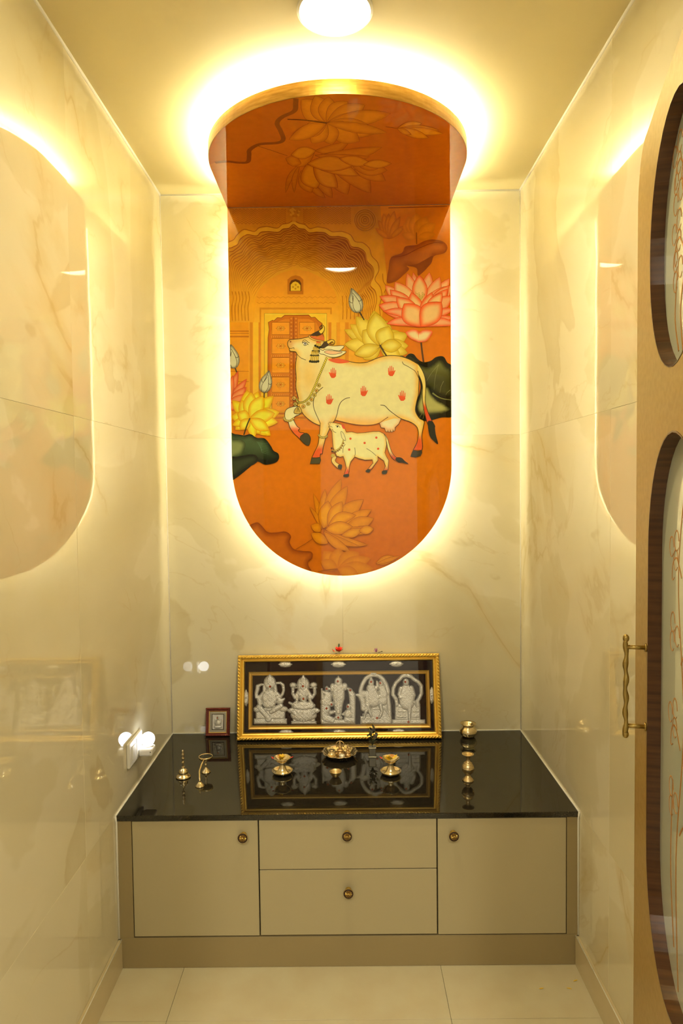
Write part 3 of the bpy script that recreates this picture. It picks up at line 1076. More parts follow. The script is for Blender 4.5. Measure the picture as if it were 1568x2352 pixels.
for a, b in (((860, 1400), (800, 1740)), ((860, 1400), (700, 1620)), ((930, 1620), (880, 1780)), ((1020, 1740), (960, 1810))):
    A.stroke(mapped(Lo, [a, ((a[0] + b[0]) / 2 - 12, (a[1] + b[1]) / 2), b]), 3, S(128, 118, 70), w1=1)
A.fill(mapped(Lo, [(690, 1690), (730, 1710), (770, 1800), (850, 1880), (930, 1920), (990, 1970), (1040, 1990), (1000, 2020), (900, 2060), (760, 2080), (640, 2090), (580, 2020), (575, 1930), (610, 1830), (640, 1710)]),
       lambda D, d: S(30, 28, 14) + (S(178, 160, 92) - S(30, 28, 14)) * (smoothstep(d / 26) * smoothstep((Lo(0, 2075)[1] - D[:, 1]) / 60))[:, None], smooth=4, step=12)
A.stroke(mapped(Lo, [(780, 1780), (850, 1830), (930, 1860), (1030, 1875)]), 10, S(120, 112, 60), w1=4)
A.stroke(mapped(Lo, [(600, 2120), (640, 2050), (660, 1990)]), 2.5, S(120, 104, 60))
A.stroke(mapped(Lo, [(650, 2130), (670, 2060), (680, 2000)]), 2.5, S(120, 104, 60))

# ---- pink lotus, upper right
A.use('painted_lotus', 'large pink lotus on a brown stem')
A.stroke(mapped(Lo, [(625, 1080), (640, 1220), (660, 1365)]), 11, S(92, 52, 26), w1=12)
PE, PM, PL = S(230, 80, 36), S(240, 172, 112), S(176, 56, 22)
PE2 = S(234, 104, 56)
for tip, w in (((520, 150), 110), ((740, 150), 150), ((440, 165), 140), ((1010, 232), 150), ((880, 215), 160)):
    A.petal(Lo(640, 800), Lo(*tip), w * 0.6, PE2, S(236, 160, 108), line=PL, lw=2, fat=0.6)
A.petal(Lo(620, 640), Lo(602, 190), 104, PE, PM, line=PL, lw=2, fat=0.55, soft=30)
for tip, w, bd in (((140, 325), 90, 0.05), ((275, 280), 120, 0.06), ((1060, 330), 110, -0.05)):
    A.petal(Lo(560, 850), Lo(*tip), w, PE2, PM, bend=bd, line=PL, lw=2, fat=0.6)
A.petal(Lo(720, 820), Lo(1000, 330), 90, PE, PM, bend=-0.06, line=PL, lw=2, fat=0.6)
for k in range(26):
    x, y = 610 + rng.uniform(-60, 65), 430 + rng.uniform(-20, 60)
    A.stroke(mapped(Lo, [(625, 530), (x, y)]), 1.6, S(198, 150, 70), smooth=0)
    A.disc(*Lo(x, y), 2.0, S(150, 104, 40))
for tip, w, bd in (((205, 385), 100, 0.08), ((65, 475), 100, 0.12), ((55, 592), 110, 0.10), ((985, 375), 90, -0.06), ((1060, 470), 100, -0.1)):
    A.petal(Lo(560 if tip[0] < 600 else 700, 870), Lo(*tip), w, PE, S(240, 150, 100), bend=bd, line=PL, lw=2, fat=0.58)
A.petal(Lo(640, 860), Lo(495, 420), 110, PE, PM, bend=-0.02, line=PL, lw=2, fat=0.5, soft=30)
A.petal(Lo(640, 860), Lo(772, 420), 100, PE, PM, line=PL, lw=2, fat=0.5, soft=30)
A.petal(Lo(600, 870), Lo(292, 485), 110, PE, PM, bend=0.06, line=PL, lw=2, fat=0.55, soft=28)
A.petal(Lo(720, 840), Lo(912, 425), 90, PE, PM, bend=-0.08, line=PL, lw=2, fat=0.55)
for tip, w, bd in (((1100, 640), 60, -0.08), ((1100, 760), 50, -0.06), ((1120, 860), 60, -0.1), ((160, 845), 60, 0.12), ((110, 680), 60, 0.16)):
    A.petal(Lo(600, 895), Lo(*tip), w, PE, S(240, 150, 104), bend=bd, line=PL, lw=2, fat=0.55)
A.petal(Lo(620, 890), Lo(396, 575), 150, PE, PM, bend=0.02, line=PL, lw=2.4, fat=0.52, soft=40)
A.petal(Lo(625, 890), Lo(902, 555), 150, PE, PM, bend=-0.04, line=PL, lw=2.4, fat=0.52, soft=40)
A.fill(mapped(Lo, [(600, 960), (570, 930), (500, 925), (430, 950), (420, 975), (470, 1040), (560, 1085), (620, 1098), (700, 1080), (760, 1010), (778, 950), (720, 930), (650, 935)]),
       lambda D, d: PE + (S(240, 192, 140) - PE) * smoothstep(d / 26)[:, None], smooth=5, step=9)
A.stroke(mapped(Lo, [(600, 940), (590, 1000), (596, 1045)]), 4, PE, w1=1)

# ---- grey buds
def bud(cx, cy, s, lean):
    A.use('painted_bud', 'grey lotus bud')
    rot = lambda x, y: (cx + s * (x * math.cos(lean) - y * math.sin(lean)), cy + s * (x * math.sin(lean) + y * math.cos(lean)))
    A.stroke([rot(10, 75), rot(22, 120), rot(30, 150)], 9 * s, S(66, 50, 34), w1=7 * s)
    A.fill([rot(*p) for p in ((-2, -95), (28, -55), (50, -10), (52, 40), (32, 78), (0, 88), (-32, 72), (-48, 30), (-42, -20), (-24, -55))],
           lambda D, d: S(112, 90, 68) + (S(206, 186, 152) - S(112, 90, 68)) * smoothstep(d / 18)[:, None], smooth=4, step=9)
    for l in (((-2, -95), (-12, -20), (-22, 40), (-10, 86)), ((-2, -60), (20, -10), (30, 40), (20, 80)), ((-42, -10), (-20, 10), (-2, -40)), ((50, 0), (30, 10), (12, -30))):
        A.stroke([rot(*p) for p in l], 3.5, S(84, 66, 48))


bud(872, 655, 0.95, -0.25)
bud(268, 1205, 0.85, 0.30)
bud(40, 1035, 0.9, -0.1)

# ---- pink and yellow lotus, lower left
A.use('painted_lotus', 'pink lotus cut by the left edge of the panel')
for tip, w in (((80, 1130), 60), ((138, 1185), 60), ((136, 1240), 70), ((125, 1290), 60), ((110, 1345), 60), ((45, 1160), 60)):
    A.petal((-10, 1390), tip, w, S(214, 70, 30), S(236, 132, 74), line=PL, lw=2, soft=18)
A.use('painted_lotus', 'golden yellow lotus at the left edge of the panel')
c0, c1 = S(224, 150, 10), S(248, 204, 40)
for tip, w in (((40, 1330), 80), ((30, 1440), 80), ((60, 1530), 70), ((140, 1262), 110), ((215, 1270), 90), ((320, 1300), 90), ((362, 1410), 100), ((350, 1480), 90), ((300, 1570), 90), ((230, 1560), 80), ((190, 1590), 60), ((40, 1500), 60)):
    A.petal((158, 1455), tip, w, c0, c1, line=S(196, 122, 6), lw=2, soft=24, step=11)
for tip, w in (((100, 1330), 90), ((168, 1275), 100), ((250, 1300), 100), ((330, 1420), 90), ((290, 1535), 80), ((75, 1420), 80), ((95, 1530), 70)):
    A.petal((158, 1455), tip, w, c0, S(252, 214, 56), line=S(190, 116, 4), lw=2, soft=28, step=11)
A.stroke([(160, 1452), (140, 1500), (118, 1565)], 10, S(60, 46, 12), w1=8)
A.use('painted_leaf', 'dark green lotus leaf at the left edge')
dl = mapped(Lw, [(-20, 290), (60, 288), (120, 296), (165, 288), (205, 312), (260, 318), (300, 365), (320, 400), (352, 420), (356, 455), (330, 482), (265, 495), (210, 475), (160, 510), (100, 560), (45, 600), (-20, 640)])
A.fill(dl, lambda D, d: S(20, 24, 14) + (S(64, 78, 46) - S(20, 24, 14)) * (smoothstep(d / 40) * smoothstep((Lw(0, 470)[1] - D[:, 1]) / 120))[:, None], smooth=5, step=14)
A.fill(mapped(Lw, [(-10, 330), (60, 320), (110, 330), (130, 360), (110, 420), (60, 445), (-10, 450)]), lambda D, d: S(54, 62, 36) + (S(128, 128, 76) - S(54, 62, 36)) * smoothstep(d / 36)[:, None], smooth=5, step=12)
A.fill(mapped(Lw, [(-10, 455), (80, 440), (160, 425), (205, 435), (210, 475), (140, 520), (60, 580), (-10, 620)]), lambda D, d: S(12, 15, 10) + (S(44, 50, 30) - S(12, 15, 10)) * smoothstep(d / 40)[:, None], smooth=5, step=14)
for k in range(7):
    A.stroke(mapped(Lw, [(205 + 6 * k, 340 + 8 * k), (240, 350 + 10 * k), (285, 352 + 12 * k)]), 2, S(92, 116, 78), w1=0.6)

# ---- the cow
COWM, COWE = S(246, 226, 148), S(232, 170, 74)


def hide(edge, mid, w):
    return lambda D, d: edge + (mid - edge) * smoothstep(d / w)[:, None]


A.use('painted_cow', 'white cow with red hand prints and black tassels')
# tail behind
tail = [(1180, 1030), (1250, 1055), (1300, 1085), (1335, 1140), (1351, 1200), (1352, 1270), (1350, 1340), (1366, 1405), (1392, 1465), (1415, 1510), (1385, 1530), (1365, 1490), (1348, 1430), (1334, 1360), (1329, 1290), (1330, 1230), (1312, 1172), (1282, 1130), (1225, 1098)]


def tailcol(D, d):
    k = smoothstep((D[:, 1] - 1310) / 60)[:, None]
    return S(238, 190, 104) + (S(214, 72, 34) - S(238, 190, 104)) * k


A.fill(tail, tailcol, smooth=4, step=14)
A.stroke(tail, 4, INK, smooth=5, closed=True)
A.fill([(1366, 1492), (1372, 1470), (1398, 1474), (1412, 1500), (1420, 1560), (1436, 1626), (1404, 1604), (1378, 1568)], S(40, 32, 20), smooth=5)
# raised foreleg
leg = mapped(Lw, [(490, 100), (430, 108), (402, 128), (396, 160), (402, 185), (418, 200), (430, 240), (456, 280), (490, 312), (522, 340), (530, 284), (500, 276), (488, 262), (497, 248), (480, 235), (466, 212), (455, 185), (470, 165), (500, 150)])


def legcol(y0, y1):
    def f(D, d):
        k = smoothstep((D[:, 1] - y0) / (y1 - y0))[:, None]
        c = S(240, 214, 150) + (S(226, 92, 44) - S(240, 214, 150)) * k
        return c
    return f


A.fill(leg, legcol(Lw(0, 200)[1], Lw(0, 250)[1]), smooth=4, step=14)
A.stroke(leg, 4, INK, smooth=5, closed=True)
A.fill(mapped(Lw, [(500, 310), (530, 283), (556, 288), (571, 320), (558, 365), (520, 345)]), S(72, 62, 42), smooth=4)
A.stroke(mapped(Lw, [(500, 310), (530, 283), (556, 288), (571, 320), (558, 365), (520, 345)]), 3.5, INK, smooth=4, closed=True)
# udder
ud = mapped(Kf, [(1130, 150), (1150, 208), (1190, 214), (1200, 250), (1222, 258), (1228, 232), (1232, 258), (1250, 258), (1254, 230), (1262, 258), (1282, 255), (1284, 228), (1292, 250), (1306, 240), (1308, 205), (1350, 165), (1378, 100), (1300, 60), (1200, 70)])
A.fill(ud, hide(S(226, 160, 104), S(244, 200, 152), 26), smooth=0, step=14)
A.stroke(ud, 3.5, INK, smooth=0)
# body, neck and head in one piece
head_top = mapped(Hd, [(930, 405), (800, 390), (690, 345), (620, 310), (560, 322), (480, 342), (400, 352), (300, 361), (225, 372), (195, 405), (184, 455), (195, 505), (220, 548), (222, 582), (248, 608), (300, 612), (348, 620), (376, 660)])
neck = mapped(Hd, [(372, 740), (354, 850), (349, 960), (360, 1080), (364, 1180), (356, 1290), (364, 1400), (390, 1500), (412, 1600), (430, 1720), (470, 1850), (530, 1935), (620, 2020), (720, 2090), (800, 2128), (858, 2148)])
fore = mapped(Kf, [(466, 165), (462, 240), (452, 330), (440, 400), (402, 480), (372, 545), (465, 540), (470, 505), (490, 500), (494, 470), (500, 430), (520, 350), (526, 330), (550, 270), (575, 215), (600, 165), (630, 125)])
belly = mapped(Kf, [(720, 142), (820, 165), (900, 177), (990, 180), (1060, 175), (1130, 155), (1190, 135), (1290, 105), (1375, 105)])
hind = mapped(Lw, [(1195, 185), (1250, 206), (1290, 236), (1302, 272), (1300, 312), (1290, 352), (1268, 395), (1326, 395), (1331, 370), (1326, 300), (1336, 240), (1341, 200), (1312, 182), (1290, 150), (1282, 120), (1290, 70), (1302, 20)])
rump = [(1305, 1240), (1306, 1180), (1298, 1130), (1300, 1085), (1240, 1052), (1170, 1030), (1100, 1027), (1030, 1042), (960, 1070), (900, 1077), (840, 1068), (780, 1052), (715, 1047)]
body = head_top + neck + fore + belly + hind + rump


def cowcol(D, d):
    x, y = D[:, 0], D[:, 1]
    c = COWE + (COWM - COWE) * smoothstep(d / 46)[:, None]
    # orange cast on the neck and blush along belly
    k = np.exp(-(((x - 560) / 85) ** 2 + ((y - 1160) / 150) ** 2))[:, None]
    c = c + (S(236, 172, 84) - c) * 0.75 * k
    k = np.exp(-(((x - 900) / 230) ** 2 + ((y - 1465) / 42) ** 2))[:, None]
    c = c + (S(236, 160, 84) - c) * 0.7 * k
    k = np.exp(-(((x - 440) / 26) ** 2 + ((y - 935) / 28) ** 2))[:, None]
    c = c + (S(214, 140, 78) - c) * 0.75 * k
    # henna on the two standing legs
    for x0, x1, ya, yb in ((560, 700, Kf(0, 350)[1], Kf(0, 440)[1]), (1255, 1345, Lw(0, 255)[1], Lw(0, 320)[1])):
        k = ((x > x0) & (x < x1))[:, None] * smoothstep((y - ya) / (yb - ya))[:, None]
        c = c + (S(224, 84, 40) - c) * k
    return c


A.fill(body, cowcol, smooth=0, step=15)
OL = 4.2
A.stroke(head_top[3:] + neck[:9], OL, INK, smooth=4)
A.stroke(mapped(Hd, [(348, 620), (400, 690), (470, 750), (565, 790)]), 3.5, INK)
A.stroke(mapped(Hd, [(470, 1850), (530, 1935), (620, 2020), (720, 2090), (800, 2128), (858, 2148)]), OL, INK)
A.stroke(mapped(Hd, [(920, 1352), (860, 1400), (780, 1480), (735, 1570), (718, 1680), (730, 1790), (770, 1900), (830, 2030), (866, 2110)]), OL, INK)
A.stroke(fore[:6], OL, INK); A.stroke(fore[6:], OL, INK)
A.stroke(mapped(Kf, [(630, 125), (655, 60), (672, -20), (700, -80), (750, -118), (800, -130)]), OL, INK)
A.stroke(mapped(Kf, [(636, 122)]) + belly[:6] + mapped(Kf, [(1180, 122), (1230, 88)]), OL, S(120, 60, 30))
A.stroke([(1045, 1362), (1075, 1368), (1110, 1402), (1180, 1452)] + hind[1:7], OL, INK)
A.stroke(hind[7:] + rump[:3], OL, INK)
A.stroke(rump[3:], OL, INK)
A.stroke([(1193, 1068), (1202, 1085), (1225, 1097), (1250, 1112), (1282, 1135), (1305, 1180)], 3.5, INK)
# hooves
A.fill(mapped(Kf, [(372, 545), (420, 548), (465, 540), (472, 575), (460, 612), (352, 614)]), S(80, 68, 46), smooth=0)
A.stroke(mapped(Kf, [(372, 545), (420, 548), (465, 540), (472, 575), (460, 612), (352, 614)]), 3.5, INK, smooth=0, closed=True)
A.fill(mapped(Lw, [(1266, 396), (1300, 402), (1326, 394), (1328, 415), (1318, 436), (1284, 446), (1248, 440)]), S(62, 50, 36), smooth=0)
# shoulder blaze
A.fill([(690, 1053), (730, 1047), (770, 1048), (835, 1068), (810, 1076), (765, 1080), (720, 1070)], S(222, 84, 44), smooth=4)


def hand(cx, cy, flip, s=1.0):
    f = -1 if flip else 1
    A.fill([(cx + f * x * s, cy + y * s) for x, y in ((-19, 6), (-20, 24), (-8, 36), (10, 36), (20, 22), (24, 10), (30, -2), (24, -4), (18, 4), (16, 0))], S(224, 78, 34))
    for x, y0 in ((-17, -20), (-7, -32), (3, -34), (13, -24)):
        A.stroke([(cx + f * x * s, cy + 10 * s), (cx + f * (x * 1.05) * s, cy + y0 * s)], 7.5 * s, S(224, 78, 34), w1=4.5 * s, smooth=0)


hand(724, 1143, True); hand(1118, 1130, False); hand(931, 1266, False); hand(697, 1322, False); hand(1194, 1298, True)
# horns, headband, ears, tassels
A.fill(mapped(Hd, [(640, 290), (780, 285), (800, 330), (900, 250), (950, 330), (945, 385), (900, 405), (820, 470), (780, 470), (780, 400), (690, 350)]), S(214, 96, 40), smooth=0)
A.fill(mapped(Hd, [(660, 275), (740, 225), (830, 185), (875, 235), (820, 275), (700, 285)]), S(70, 44, 30), smooth=4)
A.fill(mapped(Hd, [(835, 185), (880, 150), (910, 105), (935, 90), (952, 140), (930, 200), (880, 240)]), S(234, 180, 60), smooth=4)
A.stroke(mapped(Hd, [(660, 275), (740, 225), (835, 180), (880, 150), (912, 110), (890, 85), (855, 100), (848, 130), (870, 145), (905, 120)]), 4, INK)
A.stroke(mapped(Hd, [(700, 288), (820, 275), (900, 235), (945, 170), (945, 100), (905, 62), (870, 75)]), 4, INK)
band_ = mapped(Hd, [(650, 272), (625, 285), (625, 315), (660, 350), (740, 385), (830, 402), (930, 415), (935, 395), (840, 378), (750, 355), (680, 325), (655, 300)])
A.fill(band_, S(238, 168, 74), smooth=4)
A.stroke(band_, 3, INK, smooth=4, closed=True)
A.fill(mapped(Hd, [(860, 540), (890, 480), (940, 420), (1010, 400), (1030, 450), (990, 500), (930, 545)]), S(70, 46, 32), smooth=4)
A.fill(mapped(Hd, [(1000, 405), (1060, 380), (1120, 368), (1160, 400), (1150, 440), (1120, 400), (1075, 430), (1040, 460)]), S(234, 180, 62), smooth=4)
A.stroke(mapped(Hd, [(930, 420), (1010, 395), (1080, 365), (1140, 375), (1162, 420), (1135, 465), (1090, 460), (1070, 435), (1100, 412), (1125, 425)]), 4, INK)
A.stroke(mapped(Hd, [(930, 545), (1000, 500), (1045, 450), (1075, 435)]), 4, INK)
ear = S(240, 212, 158)
A.fill(mapped(Hd, [(960, 530), (1030, 490), (1150, 500), (1350, 492), (1320, 550), (1250, 605), (1000, 580)]), ear, smooth=4)
A.stroke(mapped(Hd, [(960, 530), (1030, 490), (1150, 500), (1350, 492), (1320, 550), (1250, 605)]), 3.2, INK)
A.fill(mapped(Hd, [(830, 610), (860, 575), (920, 590), (960, 570), (1060, 570), (1200, 595), (1395, 610), (1340, 670), (1250, 715), (1130, 735), (1010, 710), (930, 670), (860, 660)]), ear, smooth=4)
A.stroke(mapped(Hd, [(830, 610), (860, 575), (920, 590), (960, 570), (1060, 570), (1200, 595), (1395, 610), (1340, 670), (1250, 715), (1130, 735), (1010, 710), (930, 670), (860, 660)]), 3.4, INK, smooth=5, closed=True)
A.fill(mapped(Hd, [(945, 625), (1020, 590), (1120, 600), (1320, 625), (1200, 665), (1060, 670)]), S(236, 172, 128), smooth=4)
A.stroke(mapped(Hd, [(945, 625), (1020, 590), (1120, 600), (1320, 625), (1200, 665), (1060, 670)]), 2.6, INK, smooth=4, closed=True)
for i, (x, y, w, h) in enumerate(((815, 480, 90, 80), (770, 560, 110, 90), (745, 650, 130, 90), (735, 760, 150, 110))):
    for k in range(5):
        x0 = x - w / 2 + w * k / 4
        A.stroke(mapped(Hd, [(x0 + 8, y - h * 0.5), (x0 - 2, y + h * 0.5)]), w * 0.3271 / 5.0, S(232, 176, 60), smooth=0)
        A.stroke(mapped(Hd, [(x0 + 18, y - h * 0.5), (x0 + 8, y + h * 0.5)]), 2.4, S(70, 50, 14), smooth=0)
    for k in range(5):
        A.disc(*Hd(x - w / 2 - 8 + (w + 16) * k / 4, y + h * 0.52 + (8 if k in (1, 2, 3) else 0)), 8.6 if i == 3 else 7.5, S(38, 34, 14))
for k in range(3):
    A.disc(*Hd(760 + 42 * k, 492 + 22 * k), 8, S(38, 34, 14))
# eye, nostril, mouth
A.fill(mapped(Hd, [(505, 440), (530, 422), (565, 425), (592, 455), (560, 475), (525, 468)]), S(250, 240, 200), smooth=4)
A.disc(*Hd(547, 448), 6.0, S(44, 40, 30)); A.disc(*Hd(551, 443), 1.8, S(230, 220, 180))
A.stroke(mapped(Hd, [(490, 440), (520, 420), (560, 420), (600, 462), (615, 472)]), 4, INK)
A.stroke(mapped(Hd, [(510, 468), (545, 488), (585, 470)]), 3.2, INK)
A.stroke(mapped(Hd, [(492, 430), (500, 395), (540, 372), (580, 395), (610, 420), (640, 430)]), 3.2, INK)
A.disc(*Hd(245, 410), 6, S(150, 84, 44))
A.stroke(mapped(Hd, [(222, 550), (270, 548), (312, 535), (320, 565)]), 3.2, INK)
# rope collar with bells
rope = cr(mapped(Hd, [(1000, 735), (940, 880), (880, 1020), (820, 1160), (770, 1290), (710, 1420), (650, 1540), (570, 1630), (480, 1672), (400, 1660), (370, 1590)]), 8)
A.stroke(rope, 15, S(70, 52, 14), smooth=0)
A.stroke(rope, 11, S(228, 190, 70), smooth=0)
for i in range(1, len(rope) - 1, 2):
    p, q = rope[i - 1], rope[i + 1]
    t_ = (q - p) / np.linalg.norm(q - p); n_ = np.array([-t_[1], t_[0]])
    A.stroke([rope[i] + n_ * 6 - t_ * 4, rope[i] - n_ * 6 + t_ * 4], 2.6, S(70, 52, 14), smooth=0)
for i, (x, y) in enumerate(((835, 1315), (788, 1425), (742, 1515), (682, 1608), (612, 1695), (515, 1750), (345, 1705), (318, 1582))):
    A.disc(*Hd(x, y), 14, S(60, 44, 14)); A.disc(*Hd(x, y), 11.5, S(222, 180, 74)); A.disc(*Hd(x, y), 7, S(*((150, 50, 22) if i % 2 else (84, 60, 20)))); A.disc(*Hd(x + 6, y - 2), 3.2, S(220, 170, 90))
A.fill(mapped(Hd, [(395, 1760), (345, 1800), (315, 1870), (340, 1900), (420, 1908), (475, 1880), (470, 1820), (440, 1770)]), S(206, 156, 62), smooth=4)
A.stroke(mapped(Hd, [(395, 1760), (345, 1800), (315, 1870), (340, 1900), (420, 1908), (475, 1880), (470, 1820), (440, 1770)]), 3.4, INK, smooth=4, closed=True)
for x in (365, 395, 425, 450):
    A.stroke(mapped(Hd, [(400, 1775), (x, 1880)]), 2, S(90, 66, 20), smooth=0)
# anklets
for pts in (mapped(Lw, [(390, 172), (400, 192), (430, 198), (460, 178)]), mapped(Lw, [(624, 290), (640, 308), (668, 310), (686, 298)])):
    A.stroke(pts, 14, S(70, 52, 16)); A.stroke(pts, 9.5, S(214, 172, 76))
    for p in cr(pts, 5)[1::2]:
        A.disc(p[0], p[1], 2.6, S(90, 66, 22))

# ---- the calf
A.use('painted_calf', 'white calf drinking under the cow')
cb = mapped(Kf, [(760, 260), (820, 255), (880, 270), (960, 265), (1060, 252), (1130, 250), (1180, 275), (1205, 320), (1212, 400), (1192, 490), (1215, 540), (1236, 575), (1228, 685), (1178, 690), (1200, 640), (1180, 580), (1110, 530), (1115, 575), (1080, 620), (1050, 665), (1030, 680), (1000, 675), (1060, 605), (1052, 568), (970, 572), (900, 555), (855, 535), (810, 590), (795, 640), (790, 705), (778, 735), (735, 735), (760, 660), (745, 590), (725, 530), (690, 540), (650, 525), (612, 430), (605, 340), (598, 250), (575, 215), (562, 200), (570, 180), (556, 165), (570, 145), (610, 150), (680, 165), (730, 180), (746, 225)])


def calfcol(D, d):
    y = D[:, 1]; x = D[:, 0]
    c = S(236, 176, 84) + (S(246, 218, 140) - S(236, 176, 84)) * smoothstep(d / 22)[:, None]
    k = smoothstep((y - Kf(0, 610)[1]) / 40)[:, None]
    return c + (S(216, 76, 38) - c) * k


fl = mapped(Kf, [(620, 520), (595, 560), (600, 600), (640, 645), (672, 668), (680, 622), (650, 600), (635, 575), (650, 540)])
A.fill(fl, calfcol, smooth=4, step=12); A.stroke(fl, 3, INK, smooth=4, closed=True)
A.fill(mapped(Kf, [(672, 625), (705, 622), (712, 645), (700, 678), (665, 660)]), S(66, 54, 38), smooth=3)
tl = mapped(Kf, [(1130, 255), (1190, 285), (1225, 340), (1245, 410), (1270, 480), (1310, 535), (1350, 550), (1330, 580), (1280, 555), (1245, 500), (1222, 430), (1210, 360), (1185, 310), (1145, 285)])
A.fill(tl, lambda D, d: S(240, 196, 122) + (S(206, 70, 36) - S(240, 196, 122)) * smoothstep((D[:, 1] - Kf(0, 430)[1]) / 60)[:, None], smooth=4, step=12)
A.stroke(tl, 3, INK, smooth=4, closed=True)
A.fill(mapped(Kf, [(1310, 565), (1330, 542), (1380, 548), (1420, 585), (1458, 616), (1390, 602), (1345, 598)]), S(44, 34, 22), smooth=4)
A.fill(cb, calfcol, smooth=0, step=11)
A.stroke(cb, 3.2, INK, smooth=0, closed=True)
for pts in (((855, 432), (860, 500), (852, 530)), ((985, 442), (1040, 475), (1095, 525)), ((748, 395), (725, 430), (722, 490)), ((598, 222), (615, 250), (645, 265))):
    A.stroke(mapped(Kf, pts), 3, INK)
for pts in (((735, 735), (785, 728), (788, 755), (755, 765), (725, 755)), ((1160, 700), (1185, 688), (1218, 690), (1212, 725), (1165, 730)), ((985, 685), (1005, 672), (1032, 684), (1015, 712), (975, 700))):
    A.fill(mapped(Kf, pts), S(60, 50, 34), smooth=3)
for x, y in ((806, 332), (1097, 320), (965, 380), (792, 455), (1117, 445)):
    A.disc(*Kf(x, y), 8, S(222, 84, 38)); A.disc(*Kf(x, y), 3, S(196, 58, 24))
A.fill(mapped(Kf, [(705, 168), (735, 185), (746, 222), (720, 215)]), S(214, 70, 36), smooth=3)
A.fill(mapped(Kf, [(700, 250), (722, 265), (740, 300), (752, 355), (715, 330), (702, 290)]), S(240, 200, 140), smooth=4)
A.stroke(mapped(Kf, [(700, 250), (722, 265), (740, 300), (752, 355), (715, 330), (702, 290)]), 2.6, INK, smooth=4, closed=True)
A.disc(*Kf(660, 196), 6, S(52, 42, 24)); A.stroke(mapped(Kf, [(638, 188), (665, 178), (690, 210)]), 2.6, INK)
A.disc(*Kf(578, 160), 2.6, S(90, 60, 30)); A.stroke(mapped(Kf, [(562, 200), (585, 196), (605, 205)]), 2.4, INK)
cpts = cr(mapped(Kf, [(728, 345), (715, 390), (690, 430), (660, 455), (625, 470), (600, 460)]), 5)
A.stroke(cpts, 9, S(60, 46, 16), smooth=0); A.stroke(cpts, 5.5, S(214, 170, 70), smooth=0)
for p in cpts[3::3]:
    A.disc(p[0] + 3, p[1] + 8, 6, S(84, 50, 18)); A.disc(p[0] + 3, p[1] + 8, 2.6, S(206, 130, 50))
A.disc(*Kf(595, 440), 6, S(70, 40, 16)); A.disc(*Kf(600, 475), 6, S(70, 40, 16))
A.fill(mapped(Kf, [(605, 500), (585, 525), (600, 540), (625, 540), (632, 515)]), S(196, 150, 60), smooth=3)

# ---- faint lotuses and leaf at the foot
A.use('painted_brown_leaf', 'brown leaf at the rounded foot of the panel')
bl = mapped(Lw, [(100, 900), (165, 905), (210, 890), (240, 915), (280, 955), (340, 958), (400, 952), (435, 980), (425, 1020), (455, 1070), (520, 1085), (575, 1090), (580, 1125), (550, 1160), (575, 1215), (640, 1260), (400, 1300), (100, 1300), (0, 1000)])
A.fill(bl, lambda D, d: S(150, 62, 12) + (S(196, 92, 14) - S(150, 62, 12)) * smoothstep(d / 40)[:, None], smooth=4, step=18)
A.stroke(bl[1:16], 7, S(142, 58, 12), smooth=4)
A.use('painted_lotus', 'orange lotus outlined on the orange ground')
c0, c1, cl = S(206, 108, 10), S(232, 140, 16), S(160, 74, 10)
A.stroke(mapped(Lw, [(470, 1070), (530, 1035), (585, 998)]), 4, cl)
for base, tip, w, b in (((640, 940), (590, 690), 40, .05), ((650, 935), (565, 780), 30, 0.05), ((640, 930), (670, 660), 60, 0), ((680, 930), (780, 590), 90, -.05), ((700, 930), (820, 640), 100, -.05), ((720, 940), (930, 730), 110, -.05), ((760, 960), (985, 800), 90, -.05), ((800, 930), (1000, 860), 90, 0), ((830, 950), (1000, 930), 60, 0),
                        ((700, 960), (1000, 925), 50, 0), ((660, 940), (960, 1040), 60, .08), ((660, 945), (905, 1050), 40, .06), ((660, 950), (840, 1082), 60, .06), ((690, 1030), (575, 960), 70, 0), ((640, 950), (575, 905), 60, .1)):
    A.petal(Lw(*base), Lw(*tip), w, c0, S(222, 126, 12), bend=b, line=cl, lw=2, soft=24, step=14)
A.petal(Lw(660, 930), Lw(690, 740), 100, c0, c1, line=cl, lw=2.6, soft=30, step=12)
A.petal(Lw(690, 910), Lw(785, 745), 90, c0, c1, line=cl, lw=2.6, soft=30, step=12)
A.petal(Lw(690, 915), Lw(880, 838), 80, c0, c1, bend=-.1, line=cl, lw=2.6, soft=26, step=12)
A.petal(Lw(672, 935), Lw(856, 915), 90, c0, c1, line=cl, lw=2.6, soft=26, step=12)
A.petal(Lw(780, 975), Lw(925, 930), 60, c0, c1, bend=.05, line=cl, lw=2.4, soft=20, step=12)
A.petal(Lw(900, 945), Lw(1000, 930), 60, c0, c1, line=cl, lw=2.2, soft=18, step=12)
A.use('painted_lotus', 'faint orange lotus at the very foot of the panel')
for tip, w in (((660, 1080), 110), ((760, 1060), 120), ((900, 1090), 130), ((980, 1130), 100), ((1000, 1200), 100), ((640, 1150), 80), ((900, 1250), 90)):
    A.petal(Lw(755, 1200), Lw(*tip), w, S(206, 104, 8), S(220, 122, 10), soft=30, step=18)
A.stroke(mapped(Lw, [(600, 1228), (680, 1210), (755, 1202)]), 6, cl)
A.petal(Lw(1015, 1165), Lw(1145, 1120), 60, c0, S(222, 130, 16), line=cl, lw=2)
A.petal(Lw(1015, 1170), Lw(1180, 1115), 30, c0, S(222, 130, 16), line=cl, lw=2)
A.finish()

# ------------------------------------------------------------------ print on the ceiling panel
KD = 2.529


def c_sheet(a, b):
    p = trace(470 + a / KD, 170 + b / KD, (0, 0, ZM), NZ)
    return (p.x, p.y)


